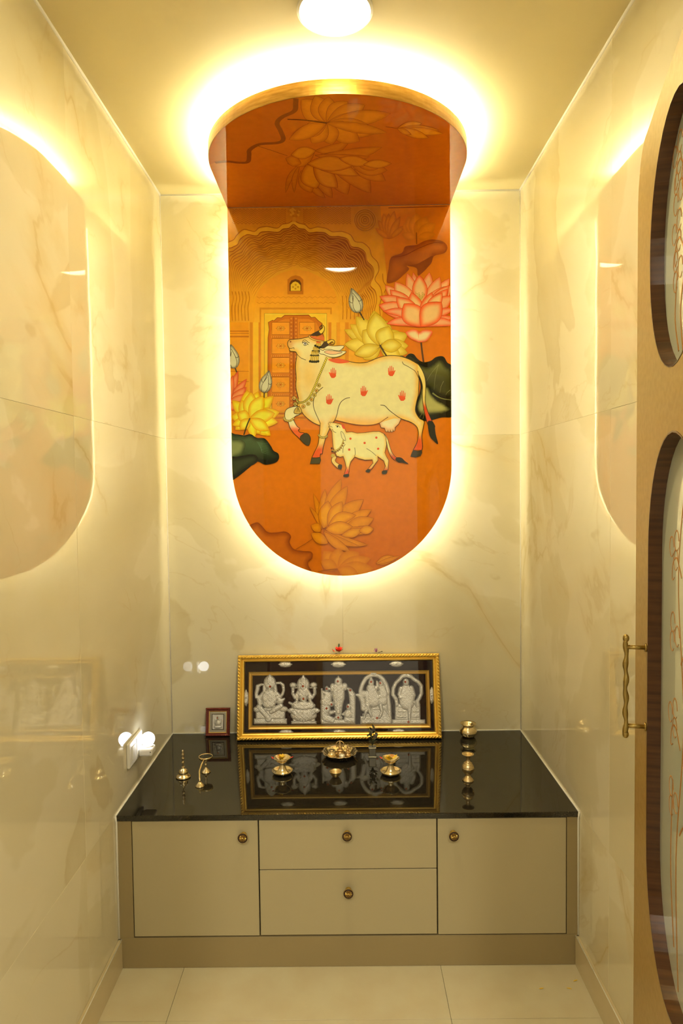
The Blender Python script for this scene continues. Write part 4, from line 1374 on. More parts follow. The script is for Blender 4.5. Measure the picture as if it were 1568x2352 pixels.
_q = np.array([(0, 100), (1568, 100), (0, 800), (1568, 800), (700, 450)], float)
_s = np.array([c_sheet(*p) for p in _q])
_A2 = np.linalg.lstsq(np.c_[_s, np.ones(5)], _q, rcond=None)[0]
clip_c = [(x, y) for x, y in ceil_outline(0.0015, yb=YM - 0.001)]
B = Art(c_sheet, lambda x, y, off: (x, y, ZM - 0.0001 - off), clip_c, canopy)
B.unit = 0.00058
B.from_sheet = lambda P: np.c_[P, np.ones(len(P))] @ _A2
B.use('painted_ground')
B.fill([(-60, 40), (1640, 40), (1640, 790), (-60, 790)], S(190, 86, 10))
B.use('painted_brown_leaf', 'brown leaf at the left of the ceiling panel')
bl = [(-60, 515), (60, 515), (130, 508), (200, 515), (250, 510), (258, 470), (262, 440), (320, 408), (420, 400), (456, 380), (440, 330), (420, 285), (450, 250), (520, 215), (528, 170), (530, 120), (400, 60), (-60, 60)]
B.fill(bl, S(176, 74, 10), smooth=4)
B.stroke(bl[1:16], 26, S(126, 48, 8), smooth=6)
B.use('painted_lotus', 'orange lotus on the ceiling panel')
c0, c1, cl = S(178, 82, 6), S(206, 112, 12), S(128, 56, 6)
B.stroke([(300, 415), (400, 448), (480, 475)], 5, cl)
for base, tip, w, b in (((640, 445), (840, 392), 60, .1), ((640, 475), (930, 425), 40, .05), ((680, 470), (1030, 425), 70, .06), ((640, 470), (960, 480), 50, .05), ((560, 520), (470, 690), 30, .1), ((550, 530), (520, 690), 30, .08), ((600, 640), (700, 720), 40, 0),
                        ((560, 560), (620, 690), 90, 0), ((640, 620), (740, 720), 60, -.1), ((720, 560), (830, 700), 110, -.1), ((760, 570), (965, 690), 130, -.2), ((860, 560), (1050, 620), 90, -.1), ((860, 540), (1060, 560), 80, 0), ((1040, 520), (900, 540), 60, 0), ((640, 440), (480, 520), 80, -.1), ((560, 520), (470, 490), 60, 0)):
    B.petal(base, tip, w, c0, S(196, 98, 10), bend=b, line=cl, lw=2.5, soft=26, step=16)
B.petal((590, 525), (650, 665), 130, c0, c1, line=cl, lw=3, soft=30, step=14)
B.petal((630, 535), (772, 660), 100, c0, c1, line=cl, lw=3, soft=30, step=14)
B.petal((640, 540), (898, 590), 80, c0, c1, bend=-.08, line=cl, lw=3, soft=26, step=14)
B.petal((595, 520), (866, 530), 90, c0, c1, bend=-.02, line=cl, lw=3, soft=26, step=14)
B.petal((780, 490), (965, 520), 60, c0, c1, line=cl, lw=2.6, soft=20, step=14)
B.petal((920, 525), (1085, 520), 50, c0, c1, line=cl, lw=2.4, soft=18, step=14)
B.petal((500, 470), (645, 445), 70, c0, c1, line=cl, lw=2.4, soft=18, step=14)
B.use('painted_lotus', 'faint orange lotus at the front of the ceiling panel')
c0, c1 = S(190, 92, 8), S(212, 112, 12)
for tip, w in (((560, 150), 130), ((640, 125), 120), ((720, 130), 110), ((830, 160), 120), ((930, 180), 110), ((960, 255), 90), ((1080, 230), 90), ((1000, 340), 110), ((900, 390), 120), ((740, 410), 110), ((620, 400), 110), ((560, 350), 90), ((490, 380), 80), ((1060, 340), 60)):
    B.petal((708, 284), tip, w, c0, c1, line=cl, lw=2, soft=30, step=20)
B.stroke([(480, 262), (590, 268), (708, 284)], 9, S(96, 40, 4), w1=12)
B.stroke([(1050, 305), (1118, 316)], 4, cl, smooth=0)
for tip, w in (((1260, 285), 50), ((1360, 325), 50), ((1385, 345), 45), ((1300, 370), 50), ((1200, 352), 30)):
    B.petal((1118, 316), tip, w, c0, S(216, 122, 16), line=cl, lw=2, soft=16, step=16)
B.finish()


# ================================================================== LARGE SILVER PICTURE, leaning on the back wall
LEAN = math.asin(0.067 / 0.335)
FT = 0.030                                            # depth of the frame
FW, FH = 0.822, 0.334
ax, ay, az = Vector((1, 0, 0)), Vector((0, math.sin(LEAN), math.cos(LEAN))), Vector((0, -math.cos(LEAN), math.sin(LEAN)))
fm = Matrix((ax, ay, az)).transposed().to_4x4()
fm.translation = Vector((-0.0285, 2.673 + FT * math.cos(LEAN), ZK + 0.0004))
fmi = fm.inverted()
pic = thing('silver_relief_picture', fm, 'wide gold-framed picture of five silver deity reliefs leaning on the wall', 'framed picture')


def on_pic(px, py, h=0.014):
    p = fmi @ trace(px, py, fm @ Vector((0, 0, h)), az)
    return (p.x, p.y)


x0, x1, y0, y1 = -FW / 2, FW / 2, 0.0, FH
part('backing_board', box((x0 + 0.006, y0 + 0.006, 0.0), (x1 - 0.006, y1 - 0.006, 0.009)), 'velvet', pic)
part('outer_moulding', frame_sweep(x0, y0, x1, y1, [(0.0, 0.0), (0.0, 0.022), (0.004, 0.028), (0.010, 0.030), (0.015, 0.027), (0.017, 0.022), (0.020, 0.0235), (0.024, 0.0225), (0.027, 0.018), (0.028, 0.009)]), 'gold', pic)
# rope twist along the outside of the moulding
V, Fc = [], []
for (xa, ya, xb, yb) in ((x0, y0, x1, y0), (x1, y0, x1, y1), (x1, y1, x0, y1), (x0, y1, x0, y0)):
    L_ = math.hypot(xb - xa, yb - ya)
    n_ = int(L_ / 0.0125)
    dx, dy = (xb - xa) / L_, (yb - ya) / L_
    for i in range(n_):
        t = (i + 0.5) / n_
        c = Vector((xa + (xb - xa) * t - dy * 0.006, ya + (yb - ya) * t + dx * 0.006, 0.0275))
        v, f = ellipsoid((0, 0, 0), (0.0092, 0.0036, 0.0042), 8, 5)
        a = math.atan2(dy, dx) + 0.62
        R_ = Matrix.Rotation(a, 3, 'Z')
        b_ = len(V)
        V += [c + R_ @ Vector(p) for p in v]
        Fc += [tuple(k + b_ for k in q) for q in f]
tag(part('rope_moulding', (V, Fc), 'gold', pic, smooth=True), kind='stuff')
# inner fillet
ia, ib = on_pic(570, 1676, 0.013), on_pic(985, 1539, 0.013)
part('inner_fillet', frame_sweep(ia[0], ia[1], ib[0], ib[1], [(0.0, 0.009), (0.0, 0.015), (0.004, 0.0175), (0.008, 0.0165), (0.0095, 0.013), (0.013, 0.0145), (0.0155, 0.0125), (0.0165, 0.009)]), 'gold_soft', pic)


def relief(prims, kx, ky, ks, name, label, base_h=0.0092, depth=1.0, res=0.42):
    """beaten-silver relief from overlapping soft forms; coordinates in a study of scale ks whose origin is pixel kx, ky"""
    def T(x, y):
        return (kx + x / ks, ky + y / ks)
    segs = []
    for p in prims:
        if p[0] == 'e':
            _, x, y, rx, ry = p[:5]
            segs.append(('e', *T(x, y), rx / ks, ry / ks, p[5] if len(p) > 5 else 1.0))
        elif p[0] == 'b':
            _, xa, ya, xb, yb = p[:5]
            segs.append(('b', *T(xa, ya), *T(xb, yb), p[5] if len(p) > 5 else 1.0))
        else:
            pts = p[1]
            for i in range(len(pts) - 1):
                (xa, ya, ra), (xb, yb, rb) = pts[i], pts[i + 1]
                segs.append(('c', *T(xa, ya), ra / ks, *T(xb, yb), rb / ks, p[2] if len(p) > 2 else 1.0))
    lo = [1e9, 1e9]; hi = [-1e9, -1e9]
    for s in segs:
        if s[0] == 'e':
            bb = (s[1] - s[3], s[2] - s[4], s[1] + s[3], s[2] + s[4])
        elif s[0] == 'b':
            bb = s[1:5]
        else:
            r = max(s[3], s[6]); bb = (min(s[1], s[4]) - r, min(s[2], s[5]) - r, max(s[1], s[4]) + r, max(s[2], s[5]) + r)
        lo = [min(lo[0], bb[0]), min(lo[1], bb[1])]; hi = [max(hi[0], bb[2]), max(hi[1], bb[3])]
    xs = np.arange(lo[0] - 1, hi[0] + 1, res); ys = np.arange(lo[1] - 1, hi[1] + 1, res)
    X, Y = np.meshgrid(xs, ys)
    H = np.full(X.shape, -1.0)
    for s in segs:
        if s[0] == 'e':
            q = 1 - ((X - s[1]) / s[3]) ** 2 - ((Y - s[2]) / s[4]) ** 2
            h = np.where(q > 0, np.sqrt(np.maximum(q, 0)) * min(s[3], s[4]) ** 0.6 * 1.5 * s[5], -1)
        elif s[0] == 'b':
            dd = np.minimum(np.minimum(X - s[1], s[3] - X), np.minimum(Y - s[2], s[4] - Y))
            h = np.where(dd > 0, np.minimum(np.sqrt(np.maximum(dd, 0)) * 1.6, 2.8) * s[5], -1)
        else:
            ax_, ay_, ra, bx_, by_, rb = s[1:7]
            dx, dy = bx_ - ax_, by_ - ay_
            t = np.clip(((X - ax_) * dx + (Y - ay_) * dy) / (dx * dx + dy * dy + 1e-9), 0, 1)
            r = ra + (rb - ra) * t
            d2 = (X - ax_ - t * dx) ** 2 + (Y - ay_ - t * dy) ** 2
            q = 1 - d2 / (r * r)
            h = np.where(q > 0, np.sqrt(np.maximum(q, 0)) * r ** 0.6 * 1.5 * s[7], -1)
        H = np.maximum(H, h)
    mask = H > 0
    # chased ornament
    orn = 0.44 * np.sin(X * 1.9 + 1.6 * np.sin(Y * 1.1)) * np.sin(Y * 1.8 + 1.4 * np.sin(X * 1.3)) + 0.10 * np.sin(X * 1.1 - Y * 1.7 + 2 * np.sin(Y * 0.5)) + 0.14 * rng.uniform(-1, 1, X.shape)
    Hm = np.where(mask, np.maximum(H, 0) + orn * np.minimum(np.maximum(H, 0), 1), 0)
    idx = -np.ones(X.shape, int)
    cell = mask[:-1, :-1] | mask[1:, :-1] | mask[:-1, 1:] | mask[1:, 1:]
    used = np.zeros(X.shape, bool)
    used[:-1, :-1] |= cell; used[1:, :-1] |= cell; used[:-1, 1:] |= cell; used[1:, 1:] |= cell
    idx[used] = np.arange(used.sum())
    px_m = 1 / 573.0
    V_ = []
    c00, c10, c01 = on_pic(lo[0], lo[1], base_h), on_pic(hi[0], lo[1], base_h), on_pic(lo[0], hi[1], base_h)
    c11 = on_pic(hi[0], hi[1], base_h)
    U_ = (X[used] - lo[0]) / (hi[0] - lo[0]); W_ = (Y[used] - lo[1]) / (hi[1] - lo[1])
    bx = (c00[0] * (1 - U_) + c10[0] * U_) * (1 - W_) + (c01[0] * (1 - U_) + c11[0] * U_) * W_
    by = (c00[1] * (1 - U_) + c10[1] * U_) * (1 - W_) + (c01[1] * (1 - U_) + c11[1] * U_) * W_
    hz = base_h + 0.0098 * np.tanh(np.maximum(H[used], 0) * px_m * depth * 0.95 / 0.0098) + np.where(mask, orn * np.minimum(np.maximum(H, 0), 1), 0)[used] * px_m * 0.62
    jj, ii = np.nonzero(cell)
    fa = np.stack([idx[jj + 1, ii], idx[jj + 1, ii + 1], idx[jj, ii + 1], idx[jj, ii]], 1)
    o = part(name, (np.stack([bx, by, hz], 1).tolist(), fa.tolist()), 'silver', pic, smooth=True)
    o['label'] = label
    return o


P3 = (560, 1530, 6.817)
P4 = (720, 1530, 5.227)
relief([
    ('b', 155, 820, 675, 908, 1.2), ('b', 185, 690, 645, 830), ('e', 215, 680, 65, 50), ('e', 620, 675, 65, 48), ('b', 150, 655, 680, 705),
    ('e', 400, 500, 125, 150, 1.15), ('e', 395, 590, 105, 80, 1.5), ('e', 405, 265, 98, 115), ('e', 405, 235, 60, 80, 1.7), ('c', [(405, 180, 60), (403, 128, 16)], 1.2),
    ('c', [(405, 320, 34), (395, 400, 30), (410, 460, 28), (440, 510, 24)], 2.0), ('c', [(325, 300, 30), (322, 420, 34)]), ('c', [(485, 300, 30), (498, 430, 34)]),
    ('c', [(305, 290, 18), (262, 292, 20), (215, 320, 32), (215, 350, 34), (195, 430, 28), (200, 490, 30), (255, 500, 38), (310, 430, 40)]),
    ('c', [(505, 268, 18), (575, 265, 22), (612, 300, 26), (622, 380, 22), (605, 440, 24), (570, 480, 26), (515, 440, 40)]),
    ('c', [(230, 490, 36), (255, 590, 40)]), ('c', [(530, 500, 40), (570, 550, 50), (630, 515, 16)], 1.2), ('e', 560, 560, 62, 42, 1.3),
    ('c', [(235, 640, 45), (310, 720, 46), (375, 800, 44)], 1.5), ('c', [(575, 625, 45), (500, 670, 44), (430, 715, 38)], 1.5), ('e', 385, 830, 60, 55, 1.2),
    ('e', 360, 265, 24, 14, 2.1), ('e', 450, 265, 24, 14, 2.1)], *P3, 'elephant_headed_deity_relief', 'silver elephant-headed figure seated on a stepped throne')
relief([
    ('c', [(930, 140, 12), (930, 215, 52), (930, 270, 60)], 1.3), ('e', 928, 300, 100, 130, 0.75), ('e', 928, 335, 50, 62, 1.9), ('c', [(930, 400, 95), (930, 470, 80), (930, 540, 55)], 1.0),
    ('e', 885, 450, 42, 40, 1.7), ('e', 975, 450, 42, 40, 1.7), ('e', 770, 300, 56, 46, 1.2), ('e', 1090, 298, 56, 46, 1.2), ('b', 735, 335, 830, 352), ('b', 1030, 335, 1145, 352),
    ('c', [(862, 400, 34), (800, 500, 28), (765, 430, 26), (768, 360, 28), (775, 320, 22)], 1.1), ('c', [(998, 400, 34), (1062, 500, 28), (1110, 430, 26), (1105, 350, 28)], 1.1),
    ('c', [(850, 430, 32), (825, 560, 26), (770, 605, 26), (712, 575, 20)], 1.2), ('c', [(1010, 430, 32), (1040, 560, 28), (1075, 600, 26)], 1.2),
    ('e', 930, 620, 190, 70, 1.0), ('c', [(800, 640, 40), (930, 655, 44), (1060, 640, 40)], 1.5), ('e', 935, 700, 252, 72, 0.8), ('e', 935, 770, 205, 100, 0.9),
    ('c', [(780, 720, 40), (850, 830, 24)], 1.5), ('c', [(860, 730, 46), (895, 850, 24)], 1.5), ('c', [(935, 730, 50), (935, 860, 26)], 1.5), ('c', [(1010, 730, 46), (975, 850, 24)], 1.5), ('c', [(1090, 720, 40), (1020, 830, 24)], 1.5),
    ('b', 765, 830, 1115, 870, 0.9), ('b', 742, 862, 1135, 908, 1.2)], *P3, 'goddess_relief', 'silver four-armed goddess seated on a lotus')
relief([
    ('c', [(297, 125, 8), (297, 180, 48), (297, 230, 50)], 1.2), ('e', 297, 200, 34, 50, 2.0), ('c', [(297, 270, 80), (300, 380, 74), (297, 470, 55), (297, 575, 40)], 1.0), ('c', [(297, 280, 40), (297, 560, 26)], 1.8),
    ('e', 228, 265, 34, 60), ('e', 372, 250, 38, 50), ('c', [(200, 280, 16), (160, 275, 24)]), ('c', [(400, 265, 14), (440, 290, 26)]),
    ('c', [(97, 275, 10), (108, 380, 22), (108, 660, 24)]), ('e', 160, 275, 24, 36, 1.3), ('c', [(110, 310, 20), (180, 350, 44), (150, 430, 70)]), ('e', 210, 455, 30, 35, 1.3), ('e', 155, 520, 50, 60, 1.2), ('c', [(130, 480, 46), (140, 620, 50), (220, 650, 40)]), ('c', [(200, 560, 26), (260, 545, 18)]),
    ('c', [(440, 300, 30), (462, 350, 42), (470, 500, 36), (475, 660, 28)]), ('e', 420, 490, 32, 40, 1.4), ('e', 415, 580, 52, 62, 1.1), ('c', [(390, 560, 22), (355, 580, 16)]), ('c', [(400, 640, 40), (460, 650, 34)]),
    ('b', 90, 640, 500, 695, 1.1), ('e', 297, 620, 50, 32, 1.2)], *P4, 'standing_deity_relief', 'silver standing deity between smaller attendants')
ring4 = [(570, 400), (562, 300), (585, 220), (625, 150), (680, 115), (725, 105), (780, 115), (830, 155), (870, 220), (892, 300), (885, 380)]
relief([
    ('c', [(x, y, 26) for x, y in ring4], 0.9), ('e', 720, 92, 50, 24, 1.2),
    ('e', 690, 200, 36, 48, 1.6), ('c', [(686, 130, 8), (690, 170, 26)]), ('c', [(690, 270, 58), (710, 350, 76), (720, 420, 80)], 1.1), ('e', 808, 212, 32, 44, 1.6), ('c', [(820, 270, 50), (840, 340, 58), (830, 420, 60)], 1.1), ('c', [(760, 185, 12), (765, 240, 20), (740, 280, 28)]),
    ('e', 595, 340, 62, 50, 1.2), ('c', [(510, 345, 14), (560, 355, 34), (590, 420, 34), (600, 510, 36)], 1.4), ('c', [(640, 330, 40), (660, 420, 46), (640, 520, 38)]), ('c', [(650, 470, 24), (690, 600, 18)], 1.8), ('c', [(630, 540, 20), (600, 630, 16)], 1.6), ('c', [(800, 470, 26), (820, 540, 22), (790, 620, 16)], 1.8), ('c', [(850, 510, 12), (895, 575, 10)], 1.6),
    ('c', [(680, 390, 34), (760, 375, 30), (850, 350, 34)], 1.8), ('b', 690, 420, 890, 600, 0.9), ('b', 700, 500, 870, 530, 1.3), ('c', [(890, 320, 18), (905, 480, 26), (920, 660, 18)], 1.0), ('b', 560, 600, 935, 695, 1.1), ('b', 585, 570, 935, 620, 0.9)],
    *P4, 'seated_couple_relief', 'silver couple seated with a cow under an arch')
ring5 = [(1000, 470), (990, 400), (952, 345), (955, 270), (985, 205), (1030, 160), (1060, 125), (1110, 112), (1165, 125), (1205, 160), (1255, 190), (1290, 240), (1292, 330), (1270, 385), (1245, 420), (1255, 470)]
relief([
    ('c', [(x, y, 23) for x, y in ring5], 1.0), ('e', 1110, 108, 60, 22, 1.1),
    ('e', 1108, 195, 38, 48, 1.7), ('c', [(1108, 240, 40), (1110, 300, 76), (1118, 380, 98), (1120, 440, 92)], 0.9), ('c', [(1050, 270, 30), (1030, 340, 26), (1075, 380, 22)], 1.6), ('c', [(1170, 260, 30), (1200, 350, 26)], 1.4), ('c', [(1040, 370, 28), (1130, 400, 24), (1215, 440, 18)], 2.0), ('c', [(1150, 440, 32), (1150, 560, 24), (1150, 660, 16)], 1.9), ('c', [(1210, 430, 18), (1235, 490, 10)], 1.8),
    ('b', 975, 455, 1280, 650, 0.9), ('b', 1000, 470, 1110, 500, 1.3), ('b', 1000, 525, 1120, 560, 1.3), ('b', 1180, 525, 1270, 560, 1.3), ('b', 1000, 590, 1120, 625, 1.3), ('b', 1180, 590, 1270, 625, 1.3), ('b', 940, 640, 1340, 697, 1.1)],
    *P4, 'seated_saint_relief', 'silver cross-legged saint seated inside a scalloped arch')
# oval silver medallions on the border
for px, py, rx, ry in ((655, 1526, 16, 7), (777, 1526, 17, 7.5), (910, 1525, 16, 7), (657, 1682, 17, 7), (779, 1682, 17, 7), (915, 1681, 17, 7), (565, 1603, 6.5, 19), (991, 1597, 7, 19)):
    hor = rx > ry
    pr = [('c', [(px - rx + 1, py, 1.2), (px - rx * .5, py, ry * .8), (px, py, ry), (px + rx * .5, py, ry * .8), (px + rx - 1, py, 1.2)], 0.8)] if hor else [('c', [(px, py - ry + 1, 1.2), (px, py - ry * .5, rx * .8), (px, py, rx), (px, py + ry * .5, rx * .8), (px, py + ry - 1, 1.2)], 0.8)]
    relief(pr + [('e', px, py, min(rx, ry) * .5, min(rx, ry) * .5, 1.5)], 0, 0, 1.0, 'silver_medallion', 'pointed oval silver medallion')
# vermilion dots
for px, py in ((620, 1577), (695.5, 1576), (696.5, 1605), (775.5, 1565), (750, 1582), (804, 1585), (761, 1618), (749.5, 1627), (798.5, 1623), (776.5, 1648), (852, 1566), (873, 1569), (865.5, 1649), (930.5, 1566), (937.5, 1658)):
    a, b = on_pic(px, py, 0.019)
    part('vermilion_dot', ellipsoid((a, b, 0.0198), (0.0044, 0.0046, 0.0018), 10, 6), 'vermilion', pic, smooth=True)
part('glass_pane', box((x0 + 0.0285, y0 + 0.0285, 0.0222), (x1 - 0.0285, y1 - 0.0285, 0.0234)), 'glass', pic)

# ================================================================== SMALL FRAMED PICTURE
LEAN2 = math.radians(11)
ay2, az2 = Vector((0, math.sin(LEAN2), math.cos(LEAN2))), Vector((0, -math.cos(LEAN2), math.sin(LEAN2)))
gm = Matrix((ax, ay2, az2)).transposed().to_4x4()
gm.translation = Vector((-0.528, 2.733 + 0.012, ZK + 0.0004))
sp = thing('small_picture_frame', gm, 'small dark red picture frame with silver deity plaque leaning in the corner', 'framed picture')
w, h = 0.099, 0.112
part('backing_board', box((-w / 2 + .004, .004, 0), (w / 2 - .004, h - .004, 0.004)), 'gap', sp)
part('moulding', frame_sweep(-w / 2, 0, w / 2, h, [(0, 0), (0, 0.010), (0.003, 0.0135), (0.007, 0.0125), (0.009, 0.010), (0.0125, 0.010), (0.0130, 0.004)]), 'mahogany', sp)
V, Fc = [], []
for i in range(56):
    t = i / 56 * 2 * (w + h)
    q = t
    if q < w: c = (-w / 2 + q, 0.003)
    elif q < w + h: c = (w / 2 - 0.003, q - w)
    elif q < 2 * w + h: c = (w / 2 - (q - w - h), h - 0.003)
    else: c = (-w / 2 + 0.003, h - (q - 2 * w - h))
    v, f = ellipsoid((c[0], c[1], 0.0132), (0.0022, 0.0022, 0.0016), 6, 4)
    b_ = len(V); V += v; Fc += [tuple(k + b_ for k in q2) for q2 in f]
tag(part('bead_moulding', (V, Fc), 'mahogany', sp, smooth=True), kind='stuff')
part('gilt_slip', frame_sweep(-w / 2 + .0125, .0125, w / 2 - .0125, h - .0125, [(0, 0.004), (0, 0.008), (0.003, 0.0075), (0.0035, 0.004)]), 'gold_soft', sp)
part('mount', box((-w / 2 + .0155, .0155, 0.004), (w / 2 - .0155, h - .0155, 0.0055)), 'ivory', sp)
part('dark_line', box((-w / 2 + .0245, .0245, 0.0055), (w / 2 - .0245, h - .0245, 0.0062)), 'knob_dark', sp)
part('silver_plaque', box((-w / 2 + .0270, .0270, 0.0062), (w / 2 - .0270, h - .0270, 0.0070), 0.0003), 'silver', sp)
fig = join(ellipsoid((0, 0.070, 0.0075), (0.006, 0.008, 0.003)), ellipsoid((0, 0.052, 0.0075), (0.011, 0.014, 0.0034)), ellipsoid((0, 0.036, 0.0075), (0.017, 0.008, 0.0034)), ellipsoid((-0.012, 0.056, 0.0075), (0.004, 0.011, 0.0024)), ellipsoid((0.012, 0.056, 0.0075), (0.004, 0.011, 0.0024)))
part('embossed_figure', fig, 'silver', sp, smooth=True)
part('vermilion_dot', ellipsoid((-0.002, 0.072, 0.0105), (0.003, 0.003, 0.001), 8, 5), 'vermilion', sp, smooth=True)
part('glass_pane', box((-w / 2 + .0130, .0130, 0.0108), (w / 2 - .0130, h - .0130, 0.0114)), 'glass', sp)

# ================================================================== ALTAR VESSELS
def base_at(px, py):
    p = trace(px, py, (0, 0, ZK), NZ)
    return (p.x, p.y, ZK + 0.0002)


# hand bell
t = thing('hand_bell', base_at(421, 1785), 'small brass hand bell standing upright on the left of the worktop', 'bell')
part('bell_cup', lathe([(0.0, 0.0), (0.022, 0.0), (0.0255, 0.0012), (0.0262, 0.0035), (0.0225, 0.0075), (0.0165, 0.0105), (0.0155, 0.0135), (0.0163, 0.0165), (0.0155, 0.023), (0.0115, 0.0285), (0.0055, 0.031), (0.0045, 0.035), (0.0058, 0.0365), (0.0045, 0.038), (0.0, 0.038)], 40), 'brass', t, smooth=True)
part('handle', lathe([(0.0, 0.037), (0.0032, 0.038), (0.0022, 0.046), (0.0030, 0.050), (0.0060, 0.053), (0.0030, 0.056), (0.0024, 0.061), (0.0052, 0.0645), (0.0058, 0.069), (0.0030, 0.073), (0.0052, 0.077), (0.0050, 0.084), (0.0028, 0.088), (0.0042, 0.091), (0.0030, 0.096), (0.0, 0.099)], 20), 'brass_dark', t, smooth=True)

# camphor burner: dish on a cone, with a bent handle that ends in a second foot
b1, b2 = Vector(base_at(473, 1774)), Vector(base_at(459, 1806))
t = thing('camphor_burner', b1, 'brass camphor burner with blackened dish and bent handle resting on a second foot', 'oil lamp')
part('foot', lathe([(0, 0), (0.0155, 0), (0.0165, 0.0015), (0.0130, 0.005), (0.0085, 0.011), (0.0040, 0.017), (0.0034, 0.024), (0.0050, 0.027), (0.0034, 0.030), (0.0036, 0.040), (0.006, 0.046), (0.0, 0.046)], 32), 'brass', t, smooth=True)
part('dish', lathe([(0, 0.045), (0.010, 0.046), (0.0225, 0.050), (0.0245, 0.055), (0.0250, 0.059), (0.0240, 0.060), (0.0225, 0.056)], 40), 'brass', t, smooth=True)
part('soot', lathe([(0.0236, 0.0586), (0.0222, 0.0560), (0.010, 0.0545), (0.0, 0.054)], 40), 'soot', t, smooth=True)
dv = b2 - b1
path = cr([(-0.004, -0.020, 0.051), (-0.006, -0.046, 0.045), (-0.008, -0.070, 0.034), (dv.x * 1.0 - 0.004, dv.y * 0.86, 0.030), (dv.x, dv.y, 0.022), (dv.x, dv.y, 0.012)], 8)
part('handle', tube(path, 0.0030, 10), 'brass', t, smooth=True)
part('handle_foot', lathe([(0, 0), (0.0150, 0), (0.0160, 0.0015), (0.0130, 0.0045), (0.0110, 0.0075), (0.0070, 0.0115), (0.0036, 0.016), (0.0, 0.016)], 32, (dv.x, dv.y, 0)), 'brass', t, smooth=True)


# pair of pedestal oil lamps
def flower_petal_mesh(c, length, width, yaw, pitch, cup=0.25, n=5):
    V_, F_ = [], []
    for i in range(n + 1):
        u = i / n
        wv = width * 0.5 * math.sin(math.pi * min(1, 0.12 + u * 0.86)) ** 0.7
        for s in (-1, 0, 1):
            x, y, z = u * length, s * wv, cup * length * (u * u) + (0.18 * wv if s else 0)
            V_.append((x, y, z))
    for i in range(n):
        for s in range(2):
            a = i * 3 + s
            F_.append((a, a + 3, a + 4, a + 1))
    R_ = Matrix.Translation(c) @ Matrix.Rotation(yaw, 4, 'Z') @ Matrix.Rotation(-pitch, 4, 'Y')
    return [R_ @ Vector(v) for v in V_], F_


def oil_lamp(px, py, label, seed):
    r_ = random.Random(seed)
    t = thing('oil_lamp', base_at(px, py), label, 'oil lamp', 'brass pedestal oil lamps')
    part('base_dish', lathe([(0, 0.001), (0.022, 0.0), (0.030, 0.003), (0.0355, 0.0085), (0.0375, 0.0135), (0.0368, 0.0142), (0.0335, 0.0095), (0.026, 0.0065), (0.021, 0.0062)], 48), 'brass', t, smooth=True)
    part('stem', lathe([(0.0245, 0.0062), (0.0205, 0.0095), (0.0175, 0.0120), (0.0130, 0.0200), (0.0098, 0.0300), (0.0085, 0.0380), (0.0095, 0.0420), (0.0, 0.0420)], 40), 'brass', t, smooth=True)
    part('oil_cup', lathe([(0, 0.0415), (0.0110, 0.0420), (0.0160, 0.0445), (0.0235, 0.0500), (0.0285, 0.0575), (0.0290, 0.0590), (0.0278, 0.0590), (0.0220, 0.0520), (0.0130, 0.0475), (0.0, 0.0465)], 50, lobes=5, lobe_amp=0.10, lobe_from=0.012), 'brass', t, smooth=True)
    vs = [flower_petal_mesh((r_.uniform(-.008, .008), r_.uniform(-.010, .006), 0.0535), 0.021, 0.012, r_.uniform(0, 6.28), r_.uniform(0.3, 0.7)) for _ in range(9)]
    part('yellow_petals', join(*vs), 'petal_yellow', t, smooth=True)
    return t


oil_lamp(648.5, 1777, 'brass pedestal oil lamp with yellow petals, left of the thali plate', 1)
oil_lamp(897, 1778, 'brass pedestal oil lamp with yellow petals, right of the thali plate beside the plant', 2)
# red petals hooked on the lamp rims
for px, py, lb in ((627.5, 1746, 'red petal scrap on the left rim of the left oil lamp'), (667, 1747, 'red petal scrap on the right rim of the left oil lamp'), (875.5, 1743, 'red petal scrap on the left rim of the right oil lamp')):
    q = base_at(648.5 if px < 700 else 897, 1777)
    s_ = -1 if px in (627.5, 875.5) else 1
    c = (q[0] + s_ * 0.0305, q[1] - 0.004, q[2] + 0.0585)
    o = part('flower_petal', join(flower_petal_mesh((0, 0, 0), 0.010, 0.006, 0.4 if s_ > 0 else 2.8, 0.1), flower_petal_mesh((0, 0, 0), 0.008, 0.005, 1.6 if s_ > 0 else 4.2, -0.2)), 'petal_red')
    o.location = c
    tag(o, lb, 'petal')

# thali plate
tp = base_at(780, 1737)
t = thing('thali_plate', tp, 'scalloped brass thali plate holding small idols', 'plate')
part('dish', lathe([(0, 0.0), (0.046, 0.0), (0.052, 0.004), (0.0600, 0.0170), (0.0640, 0.0190), (0.0640, 0.0200), (0.0585, 0.0178), (0.0500, 0.0055), (0.045, 0.0022), (0, 0.0018)], 96, lobes=12, lobe_amp=0.07, lobe_from=0.048), 'brass', t, smooth=True)


def on_thali(dx, dy):
    return (tp[0] + dx, tp[1] + dy, tp[2] + 0.0022)


t = thing('brass_pot', on_thali(-0.030, -0.010), 'tiny brass pot on the left of the thali plate', 'pot')
part('pot_body', lathe([(0, 0), (0.010, 0), (0.0150, 0.004), (0.0168, 0.010), (0.0150, 0.016), (0.0110, 0.019), (0.0105, 0.021), (0.0150, 0.0235), (0.0152, 0.0245), (0.0095, 0.0215), (0.0, 0.019)], 36), 'brass', t, smooth=True)


